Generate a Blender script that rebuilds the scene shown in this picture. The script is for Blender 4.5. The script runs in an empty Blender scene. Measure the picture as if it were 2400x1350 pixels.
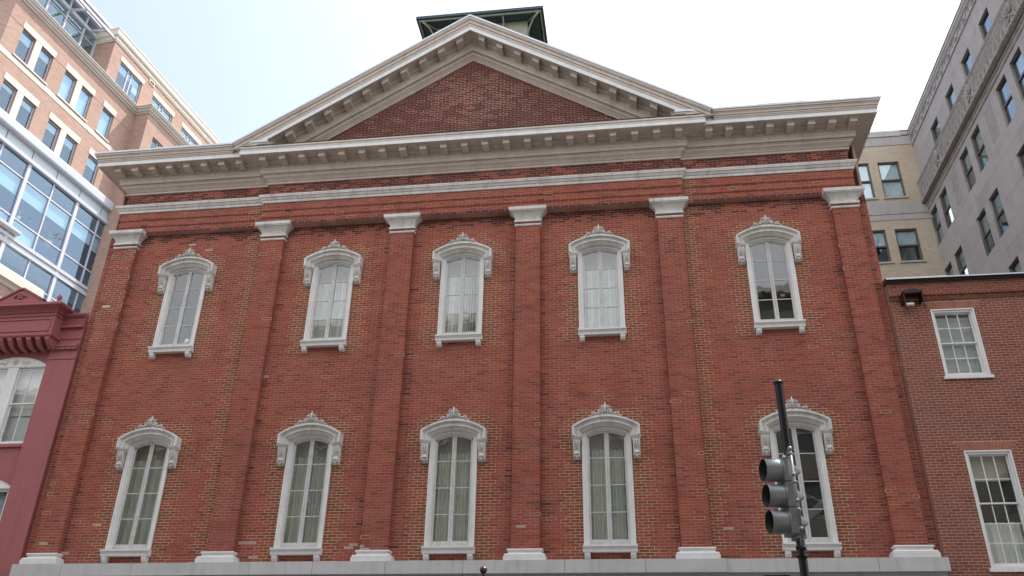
import bpy, bmesh, math, random
import numpy as np
from mathutils import Matrix, Vector
rad = math.radians
SC = bpy.context.scene
COL = SC.collection
rng = random.Random(7)
nrng = np.random.default_rng(11)

# ---------------------------------------------------------------- camera, light, exposure
CAM_F, PITCH, YAW, ROLL = 1990.68, 0.485974, -0.141341, 0.018558
CAM_LOC = Vector((4.3505, -20.8371, -3.6758))
fw = Vector((math.sin(YAW)*math.cos(PITCH), math.cos(YAW)*math.cos(PITCH), math.sin(PITCH)))
rt = fw.cross(Vector((0, 0, 1))).normalized()
up = rt.cross(fw)
cr, sr = math.cos(ROLL), math.sin(ROLL)
rt, up = cr*rt + sr*up, -sr*rt + cr*up
cd = bpy.data.cameras.new("camera")
cam = bpy.data.objects.new("camera", cd)
COL.objects.link(cam)
m = Matrix((rt, up, -fw)).transposed().to_4x4()
m.translation = CAM_LOC
cam.matrix_world = m
cd.sensor_width = 36.0
cd.lens = CAM_F/2400*36.0
cd.clip_start = 0.1
cd.clip_end = 3000
SC.camera = cam

SUN_EL, SUN_AZ = rad(62), rad(47)          # azimuth from +Y towards +X
world = bpy.data.worlds.new("World")
SC.world = world
world.use_nodes = True
wn = world.node_tree
bg = wn.nodes["Background"]
sky = wn.nodes.new("ShaderNodeTexSky")
sky.sky_type = 'NISHITA'
sky.sun_disc = False
sky.sun_elevation = SUN_EL
sky.sun_rotation = SUN_AZ
sky.air_density = 1.0
sky.dust_density = 4.0
sky.ozone_density = 3.0
tc = wn.nodes.new("ShaderNodeTexCoord")
def wmath(op, a, b=None, clamp=False):
    n = wn.nodes.new("ShaderNodeMath"); n.operation = op; n.use_clamp = clamp
    for i, v in enumerate((a, b)):
        if v is None: continue
        if isinstance(v, (int, float)): n.inputs[i].default_value = v
        else: wn.links.new(v, n.inputs[i])
    return n.outputs[0]
# cloud veil outside the clear patch; added behind the camera to whiten facade light
mp = wn.nodes.new("ShaderNodeMapping"); mp.inputs['Scale'].default_value = (1.0, 1.0, 1.7)
wn.links.new(tc.outputs['Generated'], mp.inputs[0])
nz = wn.nodes.new("ShaderNodeTexNoise"); nz.inputs['Scale'].default_value = 2.6; nz.inputs['Detail'].default_value = 7; nz.inputs['Roughness'].default_value = .55
wn.links.new(mp.outputs[0], nz.inputs['Vector'])
dotn = wn.nodes.new("ShaderNodeVectorMath"); dotn.operation = 'DOT_PRODUCT'
wn.links.new(tc.outputs['Generated'], dotn.inputs[0])
CLR_AZ, CLR_EL = rad(-52), rad(34)      # the clear patch of sky, left of the view
dotn.inputs[1].default_value = (math.sin(CLR_AZ)*math.cos(CLR_EL), math.cos(CLR_AZ)*math.cos(CLR_EL), math.sin(CLR_EL))
clear = wmath('ADD', dotn.outputs['Value'], wmath('MULTIPLY', wmath('SUBTRACT', nz.outputs['Fac'], .5), .22))
vr = wn.nodes.new("ShaderNodeMapRange"); vr.interpolation_type = 'SMOOTHSTEP'
wn.links.new(clear, vr.inputs[0])
vr.inputs[1].default_value = 0.46; vr.inputs[2].default_value = 0.92
vr.inputs[3].default_value = 0.95; vr.inputs[4].default_value = 0.16
mixw = wn.nodes.new("ShaderNodeMix"); mixw.data_type = 'RGBA'
wn.links.new(vr.outputs[0], mixw.inputs['Factor'])
wn.links.new(sky.outputs[0], mixw.inputs['A'])
mixw.inputs['B'].default_value = (6.35, 6.5, 6.85, 1)
wn.links.new(mixw.outputs['Result'], bg.inputs[0])
bg.inputs[1].default_value = 0.14

sd = bpy.data.lights.new("sun", 'SUN')
sd.energy = 3.5
sd.angle = rad(0.6)
sd.color = (1.0, .95, .87)
sun = bpy.data.objects.new("sun", sd)
COL.objects.link(sun)
sdir = Vector((math.sin(SUN_AZ)*math.cos(SUN_EL), math.cos(SUN_AZ)*math.cos(SUN_EL), math.sin(SUN_EL)))
sun.rotation_euler = sdir.to_track_quat('Z', 'Y').to_euler()
sun.location = sdir*120

SC.view_settings.view_transform = 'Standard'
SC.view_settings.look = 'None'
SC.view_settings.gamma = 1.0
SC.view_settings.use_curve_mapping = False
SC.view_settings.exposure = 1.12
SC.cycles.max_bounces = 8
SC.cycles.transparent_max_bounces = 12

# ---------------------------------------------------------------- materials
def lin(r, g, b):
    f = lambda c: c/12.92 if c <= .04045 else ((c+.055)/1.055)**2.4
    return (f(r/255), f(g/255), f(b/255), 1)

class NT:
    def __init__(s, name):
        s.m = bpy.data.materials.new(name); s.m.use_nodes = True
        s.t = s.m.node_tree; s.b = s.t.nodes["Principled BSDF"]
    def n(s, k, **kw):
        o = s.t.nodes.new(k)
        for a, v in kw.items(): setattr(o, a, v)
        return o
    def l(s, a, b): s.t.links.new(a, b)
    def noise(s, scale, detail=4, rough=.55, vec=None, stretch=None):
        o = s.n("ShaderNodeTexNoise"); o.inputs['Scale'].default_value = scale
        o.inputs['Detail'].default_value = detail; o.inputs['Roughness'].default_value = rough
        if vec is None: vec = s.pos()
        if stretch:
            mp = s.n("ShaderNodeMapping"); mp.inputs['Scale'].default_value = stretch
            s.l(vec, mp.inputs[0]); vec = mp.outputs[0]
        s.l(vec, o.inputs['Vector']); return o.outputs['Fac']
    def pos(s):
        if not hasattr(s, '_p'): s._p = s.n("ShaderNodeNewGeometry").outputs['Position']
        return s._p
    def rng(s, v, a, b, c, d):
        o = s.n("ShaderNodeMapRange"); s.l(v, o.inputs[0])
        for i, x in enumerate((a, b, c, d)): o.inputs[i+1].default_value = x
        return o.outputs[0]
    def mix(s, f, a, b, mode='MIX'):
        o = s.n("ShaderNodeMix", data_type='RGBA', blend_type=mode)
        for k, v in (('Factor', f), ('A', a), ('B', b)):
            if isinstance(v, (int, float, tuple)): o.inputs[k].default_value = v
            else: s.l(v, o.inputs[k])
        return o.outputs['Result']
    def bump(s, h, dist=.004, strength=.6):
        o = s.n("ShaderNodeBump"); o.inputs['Distance'].default_value = dist; o.inputs['Strength'].default_value = strength
        s.l(h, o.inputs['Height']); s.l(o.outputs[0], s.b.inputs['Normal'])
    def out(s, col, rough=.8, metal=0.0, spec=.3):
        if isinstance(col, tuple): s.b.inputs['Base Color'].default_value = col
        else: s.l(col, s.b.inputs['Base Color'])
        if isinstance(rough, (int, float)): s.b.inputs['Roughness'].default_value = rough
        else: s.l(rough, s.b.inputs['Roughness'])
        s.b.inputs['Metallic'].default_value = metal
        s.b.inputs['Specular IOR Level'].default_value = spec
        return s.m

def brick_mat(name, dust, dustamt, streak):
    N = NT(name)
    a = N.n("ShaderNodeAttribute"); a.attribute_name = "Col"
    big = N.noise(.55, 5, .6)
    mid = N.noise(3.0, 5, .65)
    fine = N.noise(45, 3, .6)
    c = N.mix(N.rng(big, .35, .7, 0, .55), a.outputs['Color'], N.mix(1.0, a.outputs['Color'], (1.18, .86, .82, 1), 'MULTIPLY'))
    c = N.mix(N.rng(N.noise(.8, 4, .6, stretch=(1, 1, 1.4)), .42, .68, 0, .6), c, N.mix(1.0, c, (1.22, 1.12, .95, 1), 'MULTIPLY'))
    c = N.mix(N.rng(fine, .3, .7, .0, .35), c, N.mix(1.0, c, (.62, .6, .6, 1), 'MULTIPLY'))
    c = N.mix(N.rng(mid, .60, .74, 0, dustamt), c, dust)
    st = N.noise(1.6, 4, .6, stretch=(1.3, 1.0, .12))
    c = N.mix(N.rng(st, .56, .78, 0, streak), c, N.mix(1.0, c, (.45, .45, .48, 1), 'MULTIPLY'))
    N.bump(fine, .002, .5)
    return N.out(c, .9, spec=.2)

def plain(name, col, rough=.7, var=.12, scale=6.0, metal=0.0, spec=.35, stain=None, stainamt=.0, streak=0.0, bump=.0):
    N = NT(name)
    v = N.noise(scale, 5, .6)
    dk = tuple(x*(1-2.2*var) for x in col[:3])+(1,)
    c = N.mix(N.rng(v, .3, .7, 0, 1), col, dk)
    if stain:
        c = N.mix(N.rng(N.noise(1.7, 6, .65), .5, .72, 0, stainamt), c, stain)
    if streak:
        st = N.noise(2.2, 5, .6, stretch=(3.0, 3.0, .25))
        c = N.mix(N.rng(st, .5, .75, 0, streak), c, N.mix(1.0, c, (.5, .49, .47, 1), 'MULTIPLY'))
    if bump: N.bump(N.noise(scale*9, 4, .6), bump, .6)
    return N.out(c, rough, metal, spec)

def glass_mat(name, tint, refl, rough=.02, wav=.0, rcol=(1, 1, 1, 1)):
    N = NT(name); t = N.t
    t.nodes.remove(N.b)
    o = t.nodes["Material Output"]
    tr = N.n("ShaderNodeBsdfTransparent"); tr.inputs[0].default_value = tint
    gl = N.n("ShaderNodeBsdfGlossy"); gl.inputs['Roughness'].default_value = rough; gl.inputs['Color'].default_value = rcol
    lw = N.n("ShaderNodeLayerWeight"); lw.inputs['Blend'].default_value = .5
    pw = N.n("ShaderNodeMath", operation='POWER'); N.l(lw.outputs['Facing'], pw.inputs[0]); pw.inputs[1].default_value = 5
    f = N.rng(pw.outputs[0], 0, 1, refl, 1.0)
    if wav:
        b = N.n("ShaderNodeBump"); b.inputs['Distance'].default_value = wav; b.inputs['Strength'].default_value = 1
        N.l(N.noise(1.8, 2, .5), b.inputs['Height']); N.l(b.outputs[0], gl.inputs['Normal'])
    mx = N.n("ShaderNodeMixShader"); N.l(f, mx.inputs[0]); N.l(tr.outputs[0], mx.inputs[1]); N.l(gl.outputs[0], mx.inputs[2])
    N.l(mx.outputs[0], o.inputs['Surface'])
    return N.m

M = {}
M['brick_red'] = brick_mat('old_red_brick', (.33, .24, .20, 1), .32, .45)
M['brick_brown'] = brick_mat('brown_brick', (.26, .19, .15, 1), .15, .20)
M['brick_paint'] = plain('rose_painted_masonry', (.345, .108, .112, 1), .65, .05, 2.5, streak=.3, bump=.0002, stain=(.30, .095, .10, 1), stainamt=.5)
M['mortar_red'] = plain('tinted_mortar', (.50, .30, .235, 1), .95, .22, 1.3, bump=.003)
M['mortar_pale'] = plain('pale_repointing', (.60, .44, .30, 1), .95, .12, 3, bump=.003)
M['mortar_tan'] = plain('tan_mortar', (.52, .38, .30, 1), .95, .12, 3, bump=.003)
M['cornice'] = plain('weathered_cornice_paint', (.60, .52, .455, 1), .75, .07, 2.2, streak=.35, stain=(.44, .36, .30, 1), stainamt=.45, bump=.002)
M['white'] = plain('white_trim_paint', (.74, .73, .71, 1), .6, .05, 3.0, streak=.22, stain=(.55, .52, .48, 1), stainamt=.30, bump=.001)
M['trim'] = plain('aged_white_stone', (.69, .665, .63, 1), .75, .09, 3.0, streak=.55, stain=(.42, .40, .37, 1), stainamt=.45, bump=.002)
M['ornament'] = plain('grimy_cast_ornament', (.66, .63, .59, 1), .8, .14, 22, stain=(.30, .28, .25, 1), stainamt=.5, bump=.004)
M['coping'] = plain('pale_metal_coping', (.70, .73, .78, 1), .45, .04, 2.0, spec=.5)
M['sash'] = plain('worn_sash_paint', (.60, .585, .565, 1), .6, .10, 9.0, streak=.2, stain=(.38, .36, .34, 1), stainamt=.4)
M['band'] = plain('painted_stone_band', (.52, .515, .51, 1), .8, .05, 1.6, streak=.30, stain=(.40, .39, .38, 1), stainamt=.5, bump=.002)
M['rustic'] = plain('grey_stucco', (.44, .43, .41, 1), .85, .06, 1.2, streak=.25)
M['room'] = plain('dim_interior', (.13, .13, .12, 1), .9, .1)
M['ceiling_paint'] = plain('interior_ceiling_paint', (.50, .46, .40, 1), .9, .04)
M['curtain_green'] = plain('pale_green_curtain', (.58, .60, .53, 1), .9, .06, 3, streak=.1)
M['header_cloth'] = plain('beige_curtain_header', (.42, .37, .31, 1), .9, .05)
M['curtain_white'] = plain('white_curtain', (.74, .74, .74, 1), .9, .05, 3)
M['curtain_brown'] = plain('brown_curtain', (.26, .16, .12, 1), .9, .1, 3)
M['blind'] = plain('window_blind', (.62, .64, .66, 1), .7, .04, 3)
M['glass_old'] = glass_mat('old_wavy_glass', (.95, .965, .95, 1), .075, .02, .003)
M['glass_modern'] = glass_mat('blue_tinted_glass', (.84, .93, .97, 1), .12, .01, .0, (.70, .83, 1.0, 1))
M['glass_stone'] = glass_mat('bronze_frame_glass', (.90, .95, .95, 1), .14, .02, .0, (.80, .92, 1, 1))
M['dark_roof'] = plain('dark_roof_metal', (.05, .047, .045, 1), .5, .1)
M['green_wood'] = plain('dark_green_paint', (.045, .075, .085, 1), .6, .15, 5)
M['pale_green'] = plain('faded_green_paint', (.34, .36, .28, 1), .7, .12, 4, stain=(.30, .26, .18, 1), stainamt=.5)
M['tan_brick'] = None
M['limestone'] = plain('grey_limestone', (.43, .395, .375, 1), .85, .06, .8, streak=.22, stain=(.32, .285, .27, 1), stainamt=.6, bump=.003)
M['limestone_dark'] = plain('weathered_limestone', (.30, .285, .28, 1), .85, .14, 1.4, streak=.5, stain=(.19, .185, .185, 1), stainamt=.6, bump=.003)
M['limestone_carved'] = plain('carved_limestone', (.40, .365, .335, 1), .85, .12, 4.0, streak=.3, stain=(.20, .19, .18, 1), stainamt=.6, bump=.004)
M['pale_stone'] = plain('cast_stone_trim', (.62, .57, .50, 1), .8, .04, 1.5, streak=.1)
M['cornice_stone'] = plain('cast_stone_cornice', (.52, .48, .43, 1), .8, .05, 1.5, streak=.2)
M['bronze'] = plain('dark_bronze_frame', (.10, .082, .07, 1), .45, .1, 3, spec=.5)
M['steel_white'] = plain('white_aluminium_panel', (.46, .485, .53, 1), .35, .03, .6, spec=.5)
M['frame_lilac'] = plain('grey_aluminium_frame', (.50, .50, .56, 1), .4, .03, 2, spec=.5)
M['spandrel'] = plain('spandrel_panel', (.46, .52, .56, 1), .35, .04, .5, spec=.5)
M['blind_dull'] = plain('dull_window_shade', (.34, .37, .36, 1), .8, .05)
M['office_room'] = plain('office_interior', (.10, .17, .27, 1), .9, .1)
M['office_blind'] = plain('office_roller_blind', (.60, .68, .69, 1), .8, .03)
M['green_glasswall'] = plain('green_interior_panel', (.38, .50, .38, 1), .8, .05)
M['leaf'] = plain('houseplant_leaf', (.20, .30, .16, 1), .6, .2, 8)
M['pot'] = plain('plant_pot', (.5, .5, .48, 1), .7, .05)
M['black_paint'] = plain('gloss_black_paint', (.010, .011, .014, 1), .35, .15, 12, spec=.35)
M['signal_grey'] = plain('bare_aluminium', (.27, .285, .29, 1), .42, .12, 7, metal=.5, spec=.5, streak=.3)
M['signal_dark'] = plain('visor_inside_black', (.01, .01, .011, 1), .6, .1)
M['lens'] = plain('unlit_signal_lens', (.05, .02, .02, 1), .15, .1, spec=.6)
M['maroon_metal'] = plain('dark_maroon_metal', (.035, .012, .014, 1), .5, .1)
M['ball_bronze'] = plain('brown_bronze', (.10, .052, .035, 1), .32, .25, 14, metal=.4, spec=.6)
M['asphalt'] = plain('asphalt', (.05, .05, .052, 1), .9, .15, 3, bump=.004)
M['pavement'] = plain('concrete_pavement', (.36, .345, .32, 1), .9, .08, 1.5, bump=.003)
M['paint_line'] = plain('road_paint', (.75, .75, .72, 1), .7, .08, 5)
M['ground'] = plain('city_ground', (.22, .21, .20, 1), .95, .12, .05)
M['door'] = plain('dark_green_door', (.05, .07, .06, 1), .5, .1)

def pattern_brick(name, c1, c2, mortar, bw, bh, ms, along):
    """far brickwork, too small to tell apart: colour only, in the wall's own coordinates"""
    N = NT(name)
    t = N.n("ShaderNodeTexCoord")
    sep = N.n("ShaderNodeSeparateXYZ"); N.l(t.outputs['Object'], sep.inputs[0])
    comb = N.n("ShaderNodeCombineXYZ")
    if along == 'xy':
        ad = N.n("ShaderNodeMath", operation='ADD'); N.l(sep.outputs[0], ad.inputs[0]); N.l(sep.outputs[1], ad.inputs[1]); N.l(ad.outputs[0], comb.inputs[0])
    N.l(sep.outputs[2], comb.inputs[1])
    b = N.n("ShaderNodeTexBrick"); N.l(comb.outputs[0], b.inputs['Vector'])
    b.inputs['Scale'].default_value = 1.0; b.inputs['Brick Width'].default_value = bw; b.inputs['Row Height'].default_value = bh
    b.inputs['Mortar Size'].default_value = ms; b.inputs['Mortar Smooth'].default_value = .2
    b.inputs['Color1'].default_value = c1; b.inputs['Color2'].default_value = c2; b.inputs['Mortar'].default_value = mortar
    b.inputs['Bias'].default_value = 0.0
    c = N.mix(N.rng(N.noise(.7, 5, .6), .35, .7, 0, .5), b.outputs['Color'], N.mix(1.0, b.outputs['Color'], (.86, .80, .78, 1), 'MULTIPLY'))
    c = N.mix(N.rng(N.noise(14, 3, .6), .35, .7, 0, .4), c, N.mix(1.0, c, (.8, .78, .76, 1), 'MULTIPLY'))
    N.bump(b.outputs['Fac'], -.004, .5)
    return N.out(c, .9, spec=.2)
M['tan_brick'] = pattern_brick('buff_brick', (.55, .465, .35, 1), (.47, .395, .30, 1), (.38, .33, .27, 1), .21, .073, .009, 'xy')
M['office_brick'] = pattern_brick('salmon_brick', (.44, .295, .24, 1), (.36, .225, .18, 1), (.42, .34, .29, 1), .30, .095, .012, 'xy')

# ---------------------------------------------------------------- mesh building
class MB:
    def __init__(s): s.v = []; s.f = []; s.smooth = []
    def add(s, vs, fs, sm=False):
        o = len(s.v); s.v += [tuple(v) for v in vs]
        for f in fs: s.f.append(tuple(o+i for i in f)); s.smooth.append(sm)
        return s
    def box(s, x0, x1, y0, y1, z0, z1):
        return s.add([(x0,y0,z0),(x1,y0,z0),(x1,y1,z0),(x0,y1,z0),(x0,y0,z1),(x1,y0,z1),(x1,y1,z1),(x0,y1,z1)],
                     [(0,3,2,1),(4,5,6,7),(0,1,5,4),(1,2,6,5),(2,3,7,6),(3,0,4,7)])
    def extrude(s, pts, axis, a, b):
        """closed polygon pts (2D) pushed along axis from a to b; axis 'x': pts=(y,z); 'y': pts=(x,z); 'z': pts=(x,y)"""
        def P(p, t):
            return {'x': (t, p[0], p[1]), 'y': (p[0], t, p[1]), 'z': (p[0], p[1], t)}[axis]
        n = len(pts)
        vs = [P(p, a) for p in pts]+[P(p, b) for p in pts]
        fs = [tuple(range(n)), tuple(range(2*n-1, n-1, -1))]+[(i, i+n, (i+1) % n+n, (i+1) % n) for i in range(n)]
        return s.add(vs, fs)
    def ring(s, A, B, y0, y1, y0b=None):
        """solid strip between polylines A (outer) and B (inner), (x,z) points; front at y0 on A, y0b on B, back y1"""
        if y0b is None: y0b = y0
        n = len(A)
        vs = [(x, y0, z) for x, z in A]+[(x, y0b, z) for x, z in B]+[(x, y1, z) for x, z in A]+[(x, y1, z) for x, z in B]
        fs = []
        for i in range(n-1):
            a, b = i, i+1
            fs += [(a, b, n+b, n+a), (2*n+a, 3*n+a, 3*n+b, 2*n+b), (a, 2*n+a, 2*n+b, b), (n+a, n+b, 3*n+b, 3*n+a)]
        fs += [(0, n, 3*n, 2*n), (n-1, 3*n-1, 4*n-1, 2*n-1)]
        return s.add(vs, fs)
    def sweep(s, prof, path, closed_prof=True):
        """profile [(out,z)] carried along a plan path [(x,y)], mitred; out is to the right of travel"""
        n = len(path); rings = []
        for i, (x, y) in enumerate(path):
            ns = []
            for j in (i-1, i):
                if 0 <= j < n-1:
                    dx, dy = path[j+1][0]-path[j][0], path[j+1][1]-path[j][1]
                    L = math.hypot(dx, dy); ns.append((dy/L, -dx/L))
            if len(ns) == 2:
                k = 1+ns[0][0]*ns[1][0]+ns[0][1]*ns[1][1]
                nx, ny = (ns[0][0]+ns[1][0])/k, (ns[0][1]+ns[1][1])/k
            else: nx, ny = ns[0]
            rings.append([(x+nx*o, y+ny*o, z) for o, z in prof])
        m = len(prof); vs = [p for r in rings for p in r]; fs = []
        for i in range(n-1):
            for j in range(m if closed_prof else m-1):
                k = (j+1) % m
                fs.append((i*m+j, i*m+k, (i+1)*m+k, (i+1)*m+j))
        if closed_prof:
            fs.append(tuple(range(m-1, -1, -1))); fs.append(tuple((n-1)*m+j for j in range(m)))
        return s.add(vs, fs)
    def loft_rect(s, secs, cx, yb):
        """secs [(z, halfwidth, yfront)] stacked"""
        vs = []; fs = []
        for z, h, yf in secs: vs += [(cx-h, yf, z), (cx+h, yf, z), (cx+h, yb, z), (cx-h, yb, z)]
        n = len(secs)
        for i in range(n-1):
            for j in range(4):
                k = (j+1) % 4; fs.append((4*i+j, 4*i+k, 4*i+4+k, 4*i+4+j))
        fs.append((3, 2, 1, 0)); t = 4*(n-1); fs.append((t, t+1, t+2, t+3))
        return s.add(vs, fs)
    def tube(s, pts, r, n=6, caps=True, sm=True):
        pts = [Vector(p) for p in pts]; N = len(pts)
        rs = r if isinstance(r, (list, tuple)) else [r]*N
        vs = []; fs = []
        prev = None
        for i, p in enumerate(pts):
            d = (pts[min(i+1, N-1)]-pts[max(i-1, 0)]).normalized()
            a = prev if prev is not None else (Vector((0, 0, 1)) if abs(d.z) < .9 else Vector((1, 0, 0)))
            u = (a-d*a.dot(d)); u = u.normalized() if u.length > 1e-6 else d.orthogonal().normalized()
            prev = u; w = d.cross(u)
            for k in range(n):
                t = 2*math.pi*k/n
                vs.append(p+(u*math.cos(t)+w*math.sin(t))*rs[i])
        for i in range(N-1):
            for k in range(n):
                j = (k+1) % n; fs.append((i*n+k, i*n+j, (i+1)*n+j, (i+1)*n+k))
        if caps: fs += [tuple(range(n-1, -1, -1)), tuple((N-1)*n+k for k in range(n))]
        return s.add(vs, fs, sm)
    def lathe(s, prof, c=(0, 0, 0), ax='z', n=20, sm=True):
        """prof [(r,t)] about an axis through c"""
        vs = []; fs = []
        for r, t in prof:
            for k in range(n):
                a = 2*math.pi*k/n; p, q = r*math.cos(a), r*math.sin(a)
                v = {'z': (p, q, t), 'x': (t, p, q), 'y': (p, t, q)}[ax]
                vs.append((v[0]+c[0], v[1]+c[1], v[2]+c[2]))
        for i in range(len(prof)-1):
            for k in range(n):
                j = (k+1) % n; fs.append((i*n+k, i*n+j, (i+1)*n+j, (i+1)*n+k))
        return s.add(vs, fs, sm)
    def ball(s, c, r, n=8, sq=(1, 1, 1)):
        pr = [(math.sin(math.pi*i/n), -math.cos(math.pi*i/n)) for i in range(n+1)]
        vs = []; fs = []; m = n+2
        for a, b in pr:
            for k in range(m):
                t = 2*math.pi*k/m
                vs.append((c[0]+r*sq[0]*a*math.cos(t), c[1]+r*sq[1]*a*math.sin(t), c[2]+r*sq[2]*b))
        for i in range(n):
            for k in range(m):
                j = (k+1) % m; fs.append((i*m+k, i*m+j, (i+1)*m+j, (i+1)*m+k))
        return s.add(vs, fs, True)
    def mesh(s, name, mat, fix=True):
        me = bpy.data.meshes.new(name)
        me.from_pydata(s.v, [], s.f)
        me.polygons.foreach_set('use_smooth', s.smooth)
        if fix:
            bm = bmesh.new(); bm.from_mesh(me)
            bmesh.ops.remove_doubles(bm, verts=bm.verts, dist=1e-5)
            bmesh.ops.recalc_face_normals(bm, faces=bm.faces)
            bm.to_mesh(me); bm.free()
        me.materials.append(mat)
        return me

def put(name, me, parent=None, loc=(0, 0, 0), **props):
    o = bpy.data.objects.new(name, me); COL.objects.link(o)
    o.location = loc
    if parent is not None: o.parent = parent
    for k, v in props.items(): o[k] = v
    return o
def part(name, mb, mat, parent, loc=(0, 0, 0), **props):
    return put(name, mb.mesh(name, M[mat] if isinstance(mat, str) else mat), parent, loc, **props)
def thing(name, label, cat, loc=(0, 0, 0), rz=0.0, group=None):
    o = put(name, None, None, loc, label=label, category=cat)
    o.rotation_euler = (0, 0, rz)
    if group: o['group'] = group
    return o
def copy_tree(o, parent, loc, skip=()):
    c = o.copy(); COL.objects.link(c); c.parent = parent; c.location = loc
    for ch in list(o.children):
        if ch.name.split('.')[0] in skip: continue
        copy_tree(ch, c, ch.location)
    return c

def arcz(x, w, rise):
    R = (w*w+rise*rise)/(2*rise)
    return math.sqrt(max(R*R-x*x, 0))-(R-rise)
class Op:
    """an opening: x0..x1, z0..top; arch rise optional"""
    def __init__(s, x0, x1, z0, z1, rise=0): s.x0, s.x1, s.z0, s.z1, s.rise = x0, x1, z0, z1, rise
    def top(s, x):
        if not s.rise: return s.z1
        c = (s.x0+s.x1)/2
        return s.z1+arcz(x-c, (s.x1-s.x0)/2, s.rise)
    def span(s, z):
        if z < s.z0 or z > s.z1+s.rise: return None
        if z <= s.z1 or not s.rise: return (s.x0, s.x1)
        w = (s.x1-s.x0)/2; R = (w*w+s.rise**2)/(2*s.rise)
        h = math.sqrt(max(R*R-(z-s.z1+R-s.rise)**2, 0)); c = (s.x0+s.x1)/2
        return (c-h, c+h) if h > .02 else None

def wall(mb, x0, x1, z0, z1, y, ops=(), depth=.0):
    """sheet with openings, reveals of the given depth"""
    xs = {x0, x1}
    for o in ops:
        xs |= {o.x0, o.x1}
        if o.rise: xs |= {o.x0+(o.x1-o.x0)*k/10 for k in range(1, 10)}
    xs = sorted(x for x in xs if x0-1e-6 <= x <= x1+1e-6)
    for a, b in zip(xs, xs[1:]):
        if b-a < 1e-5: continue
        m_ = (a+b)/2
        blk = sorted([o for o in ops if o.x0 < m_ < o.x1], key=lambda o: o.z0)
        za, zb = z0, z0
        for o in blk:
            if o.z0 > za+1e-5: mb.add([(a, y, za), (b, y, zb), (b, y, o.z0), (a, y, o.z0)], [(0, 1, 2, 3)])
            za, zb = o.top(a), o.top(b)
        if za < z1-1e-5: mb.add([(a, y, za), (b, y, zb), (b, y, z1), (a, y, z1)], [(0, 1, 2, 3)])
    if depth:
        for o in ops:
            k = 10 if o.rise else 1
            path = [(o.x0, o.z0)]+[(o.x0+(o.x1-o.x0)*i/k, o.top(o.x0+(o.x1-o.x0)*i/k)) for i in range(k+1)]+[(o.x1, o.z0), (o.x0, o.z0)]
            for p, q in zip(path, path[1:]):
                mb.add([(p[0], y, p[1]), (q[0], y, q[1]), (q[0], y+depth, q[1]), (p[0], y+depth, p[1])], [(0, 1, 2, 3)])
    return mb

def sub_spans(spans, holes):
    for h in holes:
        if h is None: continue
        out = []
        for a, b in spans:
            if h[1] <= a or h[0] >= b: out.append((a, b)); continue
            if h[0] > a: out.append((a, h[0]))
            if h[1] < b: out.append((h[1], b))
        spans = out
    return spans

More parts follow.
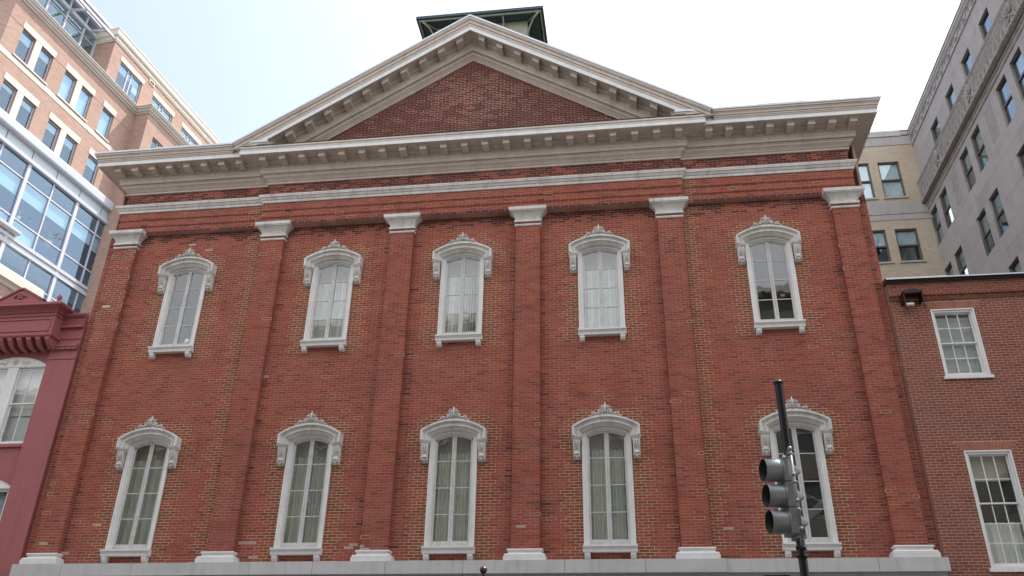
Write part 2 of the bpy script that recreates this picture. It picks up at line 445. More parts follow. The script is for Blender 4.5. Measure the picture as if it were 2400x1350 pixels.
class Bricks:
    """collects bricks: x0,x1,z0,z1,yfront,depth,colour index,flag"""
    def __init__(s): s.rows = []
    def lay(s, x0, x1, z0, z1, y, course, pitch, joint, ops=(), depth=.06, pick=None, spanfn=None, anchor=0.0, bond=.5, jit=.0010):
        n = int(round((z1-z0)/course)); course = (z1-z0)/n
        for k in range(n):
            za = z0+k*course+joint/2; zb = z0+(k+1)*course-joint/2; zm = (za+zb)/2
            spans = [(x0, x1)]
            if spanfn:
                sp = spanfn(zm)
                if sp is None: continue
                spans = [sp]
            spans = sub_spans(spans, [o.span(zm) for o in ops])
            ph = anchor+(bond*pitch if k % 2 else 0)+rng.uniform(-.012, .012)
            for a, b in spans:
                if b-a < .03: continue
                i = math.floor((a-ph)/pitch)
                cuts = [a]
                while True:
                    i += 1; c = ph+i*pitch+rng.uniform(-.007, .007)
                    if c >= b-.035: break
                    if c > a+.035: cuts.append(c)
                cuts.append(b)
                for p, q in zip(cuts, cuts[1:]):
                    l = p+(0 if p == a else joint/2); r = q-(0 if q == b else joint/2)
                    ci, fl = pick((l+r)/2, zm)
                    dz = rng.uniform(-1, 1)*jit*1.1
                    s.rows.append((l, r, za+dz, zb+dz, y+rng.uniform(-jit, jit), depth, ci, fl))
    def build(s, parent, mat, palette, limit=300, hidden=None, names=('brick', 'brickwork'), rest_label=None):
        A = np.array(s.rows, float)
        mw = np.array(parent.matrix_basis) if parent is not None else np.eye(4)
        cx = (A[:, 0]+A[:, 1])/2; cz = (A[:, 2]+A[:, 3])/2; cy = A[:, 4]
        def scr(x, y, z):
            P = np.stack([x, y, z], 1)@mw[:3, :3].T+mw[:3, 3]
            d = P-np.array(CAM_LOC)
            f = d@np.array(fw)
            return 1200+CAM_F*(d@np.array(rt))/f, 675-CAM_F*(d@np.array(up))/f
        xa, ya = scr(A[:, 0], cy, A[:, 2]); xb, yb = scr(A[:, 1], cy, A[:, 3]); xc, yc = scr(A[:, 1], cy, A[:, 2])
        area = np.abs((xc-xa)*(yb-ya)-(yc-ya)*(xb-xa))
        vis = (xa > 4) & (xb < 2396) & (yb > 4) & (ya < 1346)
        area = np.where(vis, area, 0)
        if hidden is not None: area = np.where(hidden(cx, cz), 0, area)
        order = np.argsort(-area)
        top = [i for i in order[:limit] if area[i] > 0]
        rest = np.ones(len(A), bool); rest[top] = False
        pal = np.array(palette, float)
        cache = {}
        for i in top:
            l, r, z0, z1, y, d, ci, fl = A[i]
            key = (round((r-l)/.006), round((z1-z0)/.002), int(ci), d)
            if key not in cache:
                w = key[0]*.006/2; h = key[1]*.002/2
                me = MB().box(-w, w, 0, d, -h, h).mesh('brick', M[mat])
                ca = me.color_attributes.new("Col", 'FLOAT_COLOR', 'CORNER')
                c = list(pal[int(ci)])+[1.0]
                ca.data.foreach_set('color', c*len(me.loops))
                cache[key] = me
            put(names[0], cache[key], parent, ((l+r)/2, y, (z0+z1)/2))
        B = A[rest]; n = len(B)
        if n == 0: return
        V = np.empty((n, 8, 3))
        X0, X1, Z0, Z1, Y0, Y1 = B[:, 0], B[:, 1], B[:, 2], B[:, 3], B[:, 4], B[:, 4]+B[:, 5]
        for j, (x, y, z) in enumerate([(X0, Y0, Z0), (X1, Y0, Z0), (X1, Y1, Z0), (X0, Y1, Z0), (X0, Y0, Z1), (X1, Y0, Z1), (X1, Y1, Z1), (X0, Y1, Z1)]):
            V[:, j, 0] = x; V[:, j, 1] = y; V[:, j, 2] = z
        F = np.array([(0, 3, 2, 1), (4, 5, 6, 7), (0, 1, 5, 4), (1, 2, 6, 5), (3, 0, 4, 7)])
        faces = (F[None]+(np.arange(n)*8)[:, None, None]).reshape(-1)
        me = bpy.data.meshes.new(names[1])
        me.vertices.add(n*8); me.vertices.foreach_set('co', V.reshape(-1))
        me.loops.add(len(faces)); me.loops.foreach_set('vertex_index', faces.astype(np.int32))
        nf = n*5
        me.polygons.add(nf); me.polygons.foreach_set('loop_start', (np.arange(nf)*4).astype(np.int32))
        me.polygons.foreach_set('use_smooth', np.zeros(nf, bool))
        me.update(calc_edges=True)
        me.validate()
        ca = me.color_attributes.new("Col", 'FLOAT_COLOR', 'CORNER')
        cc = np.ones((n, 20, 4)); cc[:, :, :3] = pal[B[:, 6].astype(int)][:, None, :]
        ca.data.foreach_set('color', cc.reshape(-1))
        me.materials.append(M[mat])
        put(names[1], me, parent, kind='stuff')

# brick colours (real base colours): 0-15 reds, 16-19 dark, 20-25 brown-olive repairs, 26-27 bleached
_b = random.Random(3)
PAL = []
for i in range(16):
    t = _b.random(); w = _b.uniform(.84, 1.04)
    PAL.append(((.276+.045*t)*w, (.074+.030*t)*w, (.055+.015*t)*w))
for i in range(4): w = _b.uniform(.82, .95); PAL.append((.22*w, .068*w, .055*w))
for i in range(6): w = _b.uniform(.80, 1.08); PAL.append((.235*w, .084*w, .052*w))
PAL += [(.55, .46, .42), (.42, .33, .29)]
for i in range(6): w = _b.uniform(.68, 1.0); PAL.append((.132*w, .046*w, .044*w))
PAL2 = []
for i in range(12): w = _b.uniform(.68, 1.02); PAL2.append((.238*w, .090*w, .066*w))
for i in range(4): w = _b.uniform(.9, 1.2); PAL2.append((.30*w, .135*w, .10*w))

# ================================================================ SETTING: ground, street
GZ = -5.28
g = MB(); g.box(-600, 600, -600, 600, GZ-.6, GZ-.152)
part('ground', g, 'ground', None, kind='structure')
g = MB(); g.box(-120, 120, -19.5, -5.2, GZ-.5, GZ-.148)
part('road', g, 'asphalt', None, kind='structure')
g = MB(); g.box(-120, 120, -5.2, -.9, GZ-.5, GZ)
part('pavement', g, 'pavement', None, kind='structure')
g = MB(); g.box(-120, 120, -26.5, -19.5, GZ-.5, GZ)
part('pavement', g, 'pavement', None, kind='structure')
for k in range(-6, 7):
    g = MB(); g.box(k*9-1.5, k*9+1.5, -12.06, -11.94, GZ-.146, GZ-.144)
    part('lane_marking', g, 'paint_line', None, kind='structure')

# ================================================================ THE THEATRE
TH = thing('brick_theatre', 'large old red brick theatre with white arched windows, tall pilasters and a pediment', 'theatre')
PX = [-10.60, -5.87, -1.89, 1.84, 5.87, 10.65]
WX = [-8.40, -3.88, -.045, 3.86, 8.46]
ZU, ZL = 6.01, .375               # sill tops
CU, CL = 2.35, 2.655              # hood base above sill
HW = .60
def theatre_op(x, z, ch): return Op(x-HW, x+HW, z, z+ch+.17, .15)
TOPS = [theatre_op(x, ZU, CU) for x in WX]+[theatre_op(x, ZL, CL) for x in WX]

# brick core (mortar) sheets
c = MB()
wall(c, -11.27, 11.27, 0, 10.0, .003, TOPS, .30)
c.box(-11.265, -11.2, .01, 30, GZ, 12.2); c.box(11.2, 11.265, .01, 30, GZ, 12.2)
c.box(-11.2, 11.2, 29.8, 30, GZ, 12.3)
part('wall', c, 'mortar_red', TH)
for x in PX:
    c = MB().box(x-.3465, x+.3465, -.1465, -.0, .02, 9.9); part('pilaster_core', c, 'mortar_red', TH)
c = MB()
JX = 6.28
for (z0, z1, y) in ((9.86, 10.11, -.15), (10.11, 10.34, -.18), (10.34, 10.62, -.21), (10.62, 12.1, -.07)):
    c.box(-11.03+.004, -JX, y+.003, .2, z0+.003, z1); c.box(JX, 11.03-.004, y+.003, .2, z0+.003, z1)
    c.box(-JX+.004, JX-.004, y-.097, .2, z0+.003, z1)
part('entablature_core', c, 'mortar_red', TH)
c = MB().extrude([(-5.6, 12.2), (5.6, 12.2), (0, 15.95)], 'y', -.197, .3)
part('tympanum_core', c, 'mortar_red', TH)

def in_repair(x, z):
    for wx in WX:
        for zs, ch in ((ZU, CU), (ZL, CL)):
            dx = abs(x-wx); dz = z-zs
            if -.35 < dz < ch+.2 and dx < .62+(.38+.10*math.sin(z*17+wx)) and not (dz < 0 and dx < .5): return dz > -.3
            if ch-.1 < dz < ch+.75:
                r = math.hypot(dx/1.18, dz-ch+.05)
                if r < .98: return True
    if 6.22 < x < 6.52+.1*math.sin(z*23): return z > .3
    if -6.60-.1*math.sin(z*19) < x < -6.22: return z > .3
    return False
def pick_wall(x, z):
    if in_repair(x, z) and rng.random() < .93: return rng.choice((20, 21, 22, 23, 24, 25, 20, 21, 22, 3, 9)), 1
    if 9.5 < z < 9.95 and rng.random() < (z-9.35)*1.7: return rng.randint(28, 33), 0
    if rng.random() < .5 and min(min(abs(x-q-.35-.07), abs(x-q+.35+.07)) for q in PX) < .07: return rng.choice((16, 17, 28, 18, 20, 21)), 0
    r = rng.random()
    if r < .05: return rng.randint(16, 19), 0
    if r < .085: return rng.randint(20, 25), (1 if rng.random() < .25 else 0)
    if r < .0856 or (z < 1.1 and r < .145 and math.sin(x*2.3+1)*math.sin(z*5) > .3): return 27, 0
    return rng.randint(0, 15), 0
def pick_pil1(x, z):
    if abs(x-PX[0]) < .3 and (8.35 < z < 8.48 and x > -10.6 or 7.35 < z < 7.43) and rng.random() < .7: return 26, 1
    if z > 6.2 and rng.random() < .25: return rng.randint(16, 21), 1
    return pick_wall(x, z)
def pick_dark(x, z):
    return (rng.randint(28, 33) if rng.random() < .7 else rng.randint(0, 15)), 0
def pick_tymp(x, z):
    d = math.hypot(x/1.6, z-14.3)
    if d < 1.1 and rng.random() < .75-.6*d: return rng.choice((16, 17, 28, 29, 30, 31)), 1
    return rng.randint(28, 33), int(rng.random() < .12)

CO, PI_, JO = .0715, .2333, .0125
BR = Bricks()
edges = [-11.265]+[v for x in PX for v in (x-.35, x+.35)]+[11.265]
for i in range(0, len(edges), 2):
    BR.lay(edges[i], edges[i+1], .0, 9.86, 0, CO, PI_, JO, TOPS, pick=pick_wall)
for i, x in enumerate(PX):
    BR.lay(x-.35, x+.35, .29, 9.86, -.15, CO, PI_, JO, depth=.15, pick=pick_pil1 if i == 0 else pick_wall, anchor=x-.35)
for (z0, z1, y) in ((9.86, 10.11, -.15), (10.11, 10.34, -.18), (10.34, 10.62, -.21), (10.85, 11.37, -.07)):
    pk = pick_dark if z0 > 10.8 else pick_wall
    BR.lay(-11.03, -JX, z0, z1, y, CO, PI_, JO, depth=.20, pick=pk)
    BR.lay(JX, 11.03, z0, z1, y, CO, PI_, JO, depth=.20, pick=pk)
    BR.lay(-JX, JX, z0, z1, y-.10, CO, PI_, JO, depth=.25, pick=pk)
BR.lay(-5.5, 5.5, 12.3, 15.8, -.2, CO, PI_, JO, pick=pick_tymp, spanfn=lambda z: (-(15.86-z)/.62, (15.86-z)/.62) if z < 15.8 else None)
def th_hidden(x, z):
    h = np.zeros(len(x), bool)
    for wx in WX: h |= (np.abs(x-wx) < .95)&(z < 4.1)
    return h | ((x > 6.9)&(x < 8.2)&(z < 5))
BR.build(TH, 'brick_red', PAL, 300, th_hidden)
rp = MB()
for (l, r, z0, z1, y, d, ci, fl) in BR.rows:
    if fl: rp.box(l-.0125, r+.0125, y+.0015, y+.02, z0-.011, z1+.011)
o = put('repointed_mortar', rp.mesh('repointed_mortar', M['mortar_pale'], fix=False), TH, kind='stuff')

# ---- pilaster capitals and bases
cap = MB()
cap.loft_rect([(9.50, .395, -.195), (9.565, .395, -.195), (9.566, .36, -.165), (9.60, .365, -.17), (9.66, .385, -.19), (9.72, .42, -.225), (9.78, .475, -.275), (9.80, .49, -.29), (9.801, .525, -.325), (9.83, .525, -.325), (9.831, .545, -.345), (9.93, .55, -.35)], 0, .02)
neck = MB().loft_rect([(9.37, .37, -.17), (9.40, .385, -.185), (9.425, .385, -.185)], 0, .02)
base = MB()
base.loft_rect([(0.002, .505, -.325), (.105, .505, -.325), (.106, .485, -.305), (.135, .49, -.31), (.165, .465, -.285), (.166, .43, -.25), (.185, .405, -.22), (.215, .40, -.215), (.235, .425, -.24), (.262, .435, -.25), (.285, .425, -.24), (.292, .40, -.2)], 0, .02)
capm, neckm, basem = cap.mesh('capital', M['trim']), neck.mesh('neck_moulding', M['trim']), base.mesh('column_base', M['white'])
for x in PX:
    k = put('capital', capm, TH, (x, 0, 0)); put('neck_moulding', neckm, k)
    put('pilaster_base', basem, TH, (x, 0, 0))

# ---- stone band and ground storey
jx = [-11.27, -9.9, -8.03, -6.55, -4.9, -3.3, -1.5, .39, 2.8, 4.65, 6.49, 8.1, 9.8, 11.3]
for a, b in zip(jx, jx[1:]):
    cen = -6.6 < a and b < 6.6
    y = -.40 if cen else -.345
    s = MB().box(a+.004, b-.004, y+rng.uniform(-.004, .004), .0, -.30, -.012)
    s.box(a+.004, b-.004, y+.015, .0, -.012, -.002)
    part('stone_block', s, 'band', TH)
part('ground_storey_wall', wall(MB(), -11.25, 11.25, GZ, -.30, -.22, [Op(x-.8, x+.8, GZ+.02, -2.4, .5) for x in WX], .3), 'rustic', TH)
for x in WX:
    d = part('door', MB().extrude([(x-.79, GZ), (x+.79, GZ)]+[(x+.79-1.58*k/8, -2.4+arcz(.79-1.58*k/8, .8, .5)) for k in range(9)], 'y', .02, .08), 'door', TH)

# ---- windows
def band_pts(w, zs, rise, r=0.0, z0=0.0, n=12):
    """up the left side, over the arc, down the right; inset by r"""
    R = (w*w+rise*rise)/(2*rise); cz = zs+rise-R; h = w-r
    zt = lambda x: cz+math.sqrt((R-r)**2-x*x)
    return [(-h, z0)]+[(-h+2*h*k/n, zt(-h+2*h*k/n)) for k in range(n+1)]+[(h, z0)]
def spiral(cx, cz, r0, turns, start, y, direction=1, n=16):
    return [(cx+direction*(r0*(1-.8*i/n))*math.cos(start+turns*2*math.pi*i/n), y, cz+(r0*(1-.8*i/n))*math.sin(start+turns*2*math.pi*i/n)) for i in range(n+1)]

def crest_mb():
    m_ = MB(); y = -.03
    for s in (-1, 1):
        m_.tube(spiral(s*.085, .085, .066, 1.4, -1.2, y, s), .020, 5)
        m_.tube(spiral(s*.262, .035, .046, 1.2, -1.0, y, s), .016, 5)
        m_.tube([(s*.12, y, .02), (s*.17, y, .035), (s*.215, y, .028), (s*.25, y, -.012)], .018, 5)
        m_.tube([(s*.29, y, .0), (s*.32, y, -.02), (s*.345, y, -.045)], .016, 5)
        m_.ball((s*.365, y, -.045), .024, 6)
        m_.tube([(s*.03, y, .15), (s*.075, y, .20), (s*.12, y, .205), (s*.135, y, .175)], [.024, .024, .018, .014], 5)
        m_.tube([(s*.02, y, .18), (s*.05, y, .235), (s*.085, y, .245)], [.022, .02, .012], 5)
        m_.ball((s*.155, y, .105), .024, 6, (1, .6, .8))
    m_.tube([(0, y, .0), (0, y, .16), (0, y, .25), (0, y, .335)], [.026, .034, .028, .008], 6)
    m_.extrude([(-.33, -.09), (-.2, -.03), (0, .0), (.2, -.03), (.33, -.09), (.2, .03), (.07, .14), (0, .2), (-.07, .14), (-.2, .03)], 'y', -.02, .06)
    return m_
def bracket_mb():
    m_ = MB()
    m_.loft_rect([(-.035, .125, -.215), (.0, .13, -.23)], 0, 0)
    m_.loft_rect([(-.06, .11, -.195), (-.035, .118, -.21)], 0, 0)
    m_.loft_rect([(-.09, .10, -.18), (-.06, .10, -.18)], 0, 0)
    prof = [(0, -.09), (-.175, -.09), (-.172, -.16), (-.150, -.24), (-.118, -.32), (-.115, -.38), (-.14, -.42), (-.135, -.47), (-.10, -.51), (-.05, -.55), (0, -.56)]
    m_.extrude(prof, 'x', -.088, .088)
    return m_
def bracket_leaf_mb():
    m_ = MB()
    for s in (-1, 1):
        m_.tube([(s*.078, -.18, -.095), (s*.080, -.162, -.22), (s*.074, -.125, -.33), (s*.085, -.13, -.40)], .013, 5)
        for k in range(4):
            z = -.13-.055*k
            m_.ball((s*.034, -.176+.016*k, z), .022, 6, (1.2, .6, 1.0))
        m_.ball((s*.05, -.145, -.425), .03, 6, (1, .8, .8))
        m_.ball((s*.062, -.125, -.475), .027, 6, (.9, .9, 1.1))
    m_.tube([(0, -.185, -.10), (0, -.168, -.20), (0, -.13, -.31)], [.014, .018, .01], 5)
    m_.ball((0, -.152, -.43), .032, 6); m_.ball((0, -.12, -.50), .036, 6, (1.3, .9, 1.1)); m_.ball((0, -.085, -.545), .028, 6)
    return m_
def sill_mb():
    m_ = MB()
    m_.extrude([(0, 0.0), (-.215, -.008), (-.215, -.045), (-.195, -.06), (-.175, -.09), (-.165, -.095), (-.155, -.165), (0, -.165)], 'x', -.645, .645)
    return m_
def sill_bracket_mb():
    m_ = MB()
    for k in range(3): m_.extrude([(0, -.166), (-.145, -.166), (-.143, -.24), (-.115, -.29), (-.07, -.32), (0, -.33)], 'x', -.062+.043*k, -.062+.043*k+.038)
    m_.box(-.066, .066, -.11, 0, -.30, -.166)
    return m_
def curtain_mb(x0, x1, z0, z1, y, folds, amp=.03, seed=0):
    r = random.Random(seed); m_ = MB(); n = folds*6; vs = []; fs = []
    ph = [r.uniform(0, 6.28) for _ in range(3)]
    for i in range(n+1):
        t = i/n; x = x0+(x1-x0)*t
        q_ = math.sin(2*math.pi*folds*t+ph[0]+1.3*math.sin(2*math.pi*2.3*t+ph[2])); yy = y+amp*2.2*abs(q_)**.6*(1 if q_ > 0 else -1)+amp*1.2*math.sin(2*math.pi*folds*.37*t+ph[1])
        vs += [(x, yy, z0), (x, yy*1.0, z1), (x, yy+.012, z0), (x, yy+.012, z1)]
    for i in range(n):
        a = 4*i; fs += [(a, a+4, a+5, a+1), (a+2, a+3, a+7, a+6)]
    return m_.add(vs, fs, True)

def theatre_window(ch, bars, glz0, curtain, seed, z):
    """window part: architrave mesh with its sub-parts; origin at the middle of the sill top"""
    zs = ch+.17
    m_ = MB()
    m_.ring(band_pts(.62, zs, .155), band_pts(.62, zs, .155, .035), -.055, .1)
    m_.ring(band_pts(.62, zs, .155, .035), band_pts(.62, zs, .155, .10), -.03, .12)
    m_.ring(band_pts(.62, zs, .155, .10), band_pts(.62, zs, .155, .135), .02, .14)
    w = part('window', m_, 'white', TH, (0, 0, z))
    # sashes
    gz = ch+.085; gw = .485
    for s in (-1, 1):
        m_ = MB()
        full = band_pts(gw, gz-.005, .125)
        top = [p for p in full[1:-1] if p[0]*s >= -1e-6]
        inn = [(x, zt-.055) for x, zt in top]
        m_.ring(top, inn, .05, .10)
        a, b = sorted((s*gw, s*(gw-.05)))
        m_.box(a, b, .05, .10, .03, gz-.02)
        a, b = sorted((s*.003, s*.055))
        m_.box(a, b, .045, .10, .03, gz+.10)
        a, b = sorted((s*.055, s*(gw-.05)))
        m_.box(a, b, .05, .10, .03, glz0)
        for bz in bars: m_.box(a, b, .062, .09, bz-.011, bz+.011)
        sm = part('sash', m_, 'sash', w)
        zz = [glz0]+list(bars)[::-1]+[None]
        for i in range(4):
            z0 = zz[i]; z1 = zz[i+1]
            if z1 is not None: pm = MB().box(a, b, .074, .078, z0+.011, z1-.011)
            else:
                pts = [(a, z0+.011), (b, z0+.011)]+[(x, gz+arcz(x, gw, .125)-.05) for x in [b+(a-b)*k/5 for k in range(6)]]
                pm = MB().extrude(pts, 'y', .074, .078)
            part('pane', pm, 'glass_old', w)
    # hood
    m_ = MB()
    hp = lambda r: band_pts(.85, .26, .27, r)
    for r0, r1, y0, y1 in ((0, .05, -.27, -.27), (.05, .075, -.255, -.215), (.075, .135, -.205, -.19), (.135, .165, -.215, -.215), (.165, .25, -.18, -.10)):
        m_.ring(hp(r0), hp(r1), y0, .0, y1)
    part('hood', m_, 'trim', w, (0, 0, ch))
    for s in (-1, 1):
        b = part('bracket', bracket_mb(), 'trim', w, (s*.745, 0, ch))
        part('bracket_leaf', bracket_leaf_mb(), 'ornament', w, (s*.745, 0, ch))
    cr_ = part('crest', crest_mb(), 'ornament', w, (0, -.21, ch+.545)); cr_.scale = (1.1, 1.3, .95)
    part('sill', sill_mb(), 'white', w)
    for s in (-1, 1): part('sill_bracket', sill_bracket_mb(), 'white', w, (s*.54, 0, 0))
    # interior
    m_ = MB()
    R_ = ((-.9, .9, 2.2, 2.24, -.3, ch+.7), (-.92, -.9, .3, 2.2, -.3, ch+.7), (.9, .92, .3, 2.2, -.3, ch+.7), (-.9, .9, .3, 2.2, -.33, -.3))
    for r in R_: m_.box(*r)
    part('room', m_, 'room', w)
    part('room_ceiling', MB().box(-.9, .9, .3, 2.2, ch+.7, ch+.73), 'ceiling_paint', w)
    if curtain:
        mat, zt = curtain
        part('curtain_header', MB().box(-.62, .62, .36, .38, zt-.1, ch+.5), 'header_cloth', w)
        part('curtain', curtain_mb(-.56, .0, .02, zt, .27, 5, .022, seed), mat, w)
        part('curtain', curtain_mb(.01, .56, .02, zt, .27, 6, .022, seed+1), mat, w)
    return w
protoU = theatre_window(CU, (1.93, 1.33, .74), .16, ('curtain_white', 2.05), 4, ZU)
protoL = theatre_window(CL, (2.16, 1.476, .81), .16, ('curtain_green', 2.42), 9, ZL)
for i, x in enumerate(WX):
    if i == 2: protoU.location.x = x; protoL.location.x = x; continue
    cu_ = copy_tree(protoU, TH, (x, 0, ZU), ('curtain', 'curtain_header') if i in (0, 4) else ())
    cl_ = copy_tree(protoL, TH, (x, 0, ZL), ('curtain', 'curtain_header') if i == 4 else ())
    for q_ in (cu_, cl_):
        mir = -1 if rng.random() < .5 else 1
        for ch in q_.children:
            if ch.name.startswith('curtain.'): ch.scale.x = mir*rng.uniform(.86, 1.05); ch.scale.y = rng.uniform(.95, 1.2)
            if ch.name.startswith('curtain_header'): ch.location.z += rng.uniform(-.05, .03)
cb = part('curtain', curtain_mb(.20, .34, .02, 2.05, .215, 2, .02, 5), 'curtain_brown', protoU, label='narrow brown curtain edge')
# pale sloping board added for the slanting reflection in the lower right window
st = MB().extrude([(-.9, .15), (-.9, -.08), (.9, 1.25), (.9, 1.5)], 'y', 1.3, 1.45)
st.box(-.9, .9, 1.46, 1.6, .9, 1.0)
put('reflection_board', st.mesh('reflection_board', M['curtain_white']), None, (WX[4], 0, ZL), label='pale sloping board added as a reflection in the dark lower right theatre window', category='reflection board')
# small things on the ledge inside the upper left window
lm = thing('desk_lamp', 'small white lamp standing inside the upper left theatre window', 'lamp', (WX[0]+.27, .22, ZU+.02))
part('lamp_base', MB().lathe([(0, 0), (.06, 0), (.06, .02), (.012, .03), (.012, .2), (0, .2)], n=12), 'curtain_white', lm)
part('lamp_shade', MB().lathe([(.05, .2), (.09, .2), (.075, .34), (.05, .34)], n=14), 'curtain_white', lm)

# ---- entablature woodwork
E0, ES = -.07, -.10
P_side = [(-11.03, 12), (-11.03, -.07), (-JX, -.07), (-JX, -.17), (JX, -.17), (JX, -.07), (11.03, -.07), (11.03, 12)]
belt = [(0, 10.60), (.035, 10.60), (.045, 10.635), (.05, 10.66), (.06, 10.675), (.03, 10.678), (.03, 10.69), (.065, 10.692), (.085, 10.73), (.10, 10.76), (.125, 10.765), (.13, 10.80), (.14, 10.81), (.14, 10.845), (0, 10.87)]
part('belt_moulding', MB().sweep([(a+.0, b) for a, b in belt], [(x, y-(.135 if y < 1 else 0)) for x, y in P_side]), 'trim', TH)
bed = [(-.05, 11.37), (.05, 11.37), (.06, 11.40), (.05, 11.43), (.0, 11.432), (.0, 11.445), (.04, 11.47), (.07, 11.51), (.115, 11.55), (.15, 11.575), (.165, 11.61), (.20, 11.635), (.20, 11.645), (.15, 11.647), (.15, 11.665), (.235, 11.667), (.245, 11.72), (.245, 11.76), (.27, 11.79), (.27, 11.845), (.25, 11.85), (.25, 12.07), (-.05, 12.07)]
part('bed_moulding', MB().sweep(bed, P_side), 'cornice', TH)
sof = [(.20, 12.065), (.25, 12.0), (.34, 12.0), (.35, 12.03), (.36, 12.065), (.70, 12.065), (.71, 12.05), (.74, 12.05), (.74, 12.12), (.20, 12.12)]
part('soffit', MB().sweep(sof, P_side), 'cornice', TH)
fas = [(.742, 12.045), (.775, 12.045), (.775, 12.165), (.785, 12.17), (.785, 12.185), (.742, 12.185)]
part('fascia', MB().sweep(fas, P_side), 'white', TH)
crown = [(.70, 12.187), (.80, 12.187), (.805, 12.215), (.775, 12.218), (.775, 12.232), (.81, 12.235), (.815, 12.27), (.79, 12.272), (.79, 12.285), (.83, 12.29), (.845, 12.34), (.875, 12.375), (.85, 12.378), (.85, 12.392), (.885, 12.394), (.89, 12.44), (.89, 12.455), (.70, 12.455)]
for sx in (-1, 1):
    pth = [(-11.03, 12), (-11.03, -.07), (-6.2, -.07)] if sx < 0 else [(6.2, -.07), (11.03, -.07), (11.03, 12)]
    part('crown_moulding', MB().sweep(crown, pth), 'cornice', TH)
    segs = [[(sx*6.2, -.07), (sx*8.55, -.07)], [(sx*8.556, -.07), (sx*9.9, -.07)], [(sx*9.906, -.07), (sx*11.03, -.07), (sx*11.03, 12)]]
    for q_, sg in enumerate(segs):
        e_ = (.004, .016, 0)[q_]
        part('coping', MB().sweep([(.60, 12.457), (.915, 12.457), (.915+e_*.4, 12.51+e_), (.60, 12.55+e_)], sg if sx > 0 else sg[::-1]), 'coping', TH)
# centre: pale top board of the horizontal cornice
part('cornice_shelf', MB().extrude([(-.5, 12.19), (-.955, 12.19), (-.955, 12.235), (-.975, 12.24), (-.975, 12.30), (-.95, 12.315), (-.3, 12.36)], 'x', -7.03, 7.03), 'cornice', TH)
part('shelf_edge', MB().extrude([(-.95, 12.318), (-.985, 12.318), (-.985, 12.335), (-.3, 12.385)], 'x', -7.05, 7.05), 'dark_roof', TH)

def modillion_mb(tilt=0.0):
    m_ = MB()
    k = tilt
    def bx(x0, x1, y0, y1, z0, z1):
        m_.add([(x, y, z+k*x) for z in (z0, z1) for x, y in ((x0, y0), (x1, y0), (x1, y1), (x0, y1))], [(0, 3, 2, 1), (4, 5, 6, 7), (0, 1, 5, 4), (1, 2, 6, 5), (2, 3, 7, 6), (3, 0, 4, 7)])
    bx(-.098, .098, -.635, -.24, -.165, -.045)
    bx(-.105, .105, -.645, -.24, -.055, -.035)
    bx(-.125, .125, -.665, -.24, -.035, -.018)
    bx(-.14, .14, -.675, -.24, -.018, .0)
    return m_
mo = modillion_mb().mesh('modillion', M['cornice'])
for k in range(21): put('modillion', mo, TH, ((k-10)*.632-.03, -.17, 12.064))
for sx in (-1, 1):
    for k in range(8): put('modillion', mo, TH, (sx*(7.155+.5745*k), -.07, 12.064))
part('soffit_panel_frame', MB().box(-11.5, -11.2, -.7, -.66, 12.04, 12.064), 'cornice', TH)

# ---- raking cornice
SL = .62
def rake_mb(prof, sx, x_end=7.45):
    """prof [(y, z at apex)]; one side of the gable"""
    m_ = MB(); n = len(prof)
    vs = [(0, y, z) for y, z in prof]+[(sx*x_end, y, z-SL*x_end) for y, z in prof]
    m_.add(vs, [tuple(range(n)), tuple(range(2*n-1, n-1, -1))]+[(i, i+n, (i+1) % n+n, (i+1) % n) for i in range(n)])
    return m_
def clipped(name, mb, mat, zmin):
    me = mb.mesh(name, M[mat]); bm = bmesh.new(); bm.from_mesh(me)
    r = bmesh.ops.bisect_plane(bm, geom=bm.verts[:]+bm.edges[:]+bm.faces[:], plane_co=(0, 0, zmin), plane_no=(0, 0, 1), clear_inner=True)
    ed = [e for e in r['geom_cut'] if isinstance(e, bmesh.types.BMEdge)]
    if ed: bmesh.ops.contextual_create(bm, geom=ed)
    bm.to_mesh(me); bm.free()
    return put(name, me, TH)
A0 = 15.80
bedr = [(-.15, A0), (-.215, A0), (-.225, A0+.04), (-.19, A0+.05), (-.19, A0+.065), (-.22, A0+.10), (-.27, A0+.15), (-.31, A0+.18), (-.33, A0+.22), (-.37, A0+.245), (-.33, A0+.25), (-.33, A0+.268), (-.405, A0+.27), (-.415, A0+.33), (-.415, A0+.39), (-.44, A0+.42), (-.42, A0+.44), (-.42, A0+.70), (-.15, A0+.70)]
sofr = [(-.37, A0+.66), (-.42, A0+.585), (-.52, A0+.585), (-.53, A0+.62), (-.54, A0+.655), (-.88, A0+.655), (-.89, A0+.63), (-.915, A0+.63), (-.915, A0+.74), (-.37, A0+.74)]
fasr = [(-.917, A0+.62), (-.95, A0+.62), (-.95, A0+.775), (-.965, A0+.78), (-.965, A0+.80), (-.917, A0+.80)]
crr = [(-.80, A0+.802), (-.975, A0+.802), (-.985, A0+.86), (-.95, A0+.863), (-.95, A0+.88), (-1.0, A0+.885), (-1.005, A0+.94), (-1.02, A0+.975), (-.985, A0+.978), (-.985, A0+.995), (-1.03, A0+1.0), (-1.055, A0+1.035), (-1.06, A0+1.06), (-1.06, A0+1.10), (-.80, A0+1.10)]
cpr = [(-.4, A0+1.102), (-1.085, A0+1.102), (-1.085, A0+1.17), (-.4, A0+1.22)]
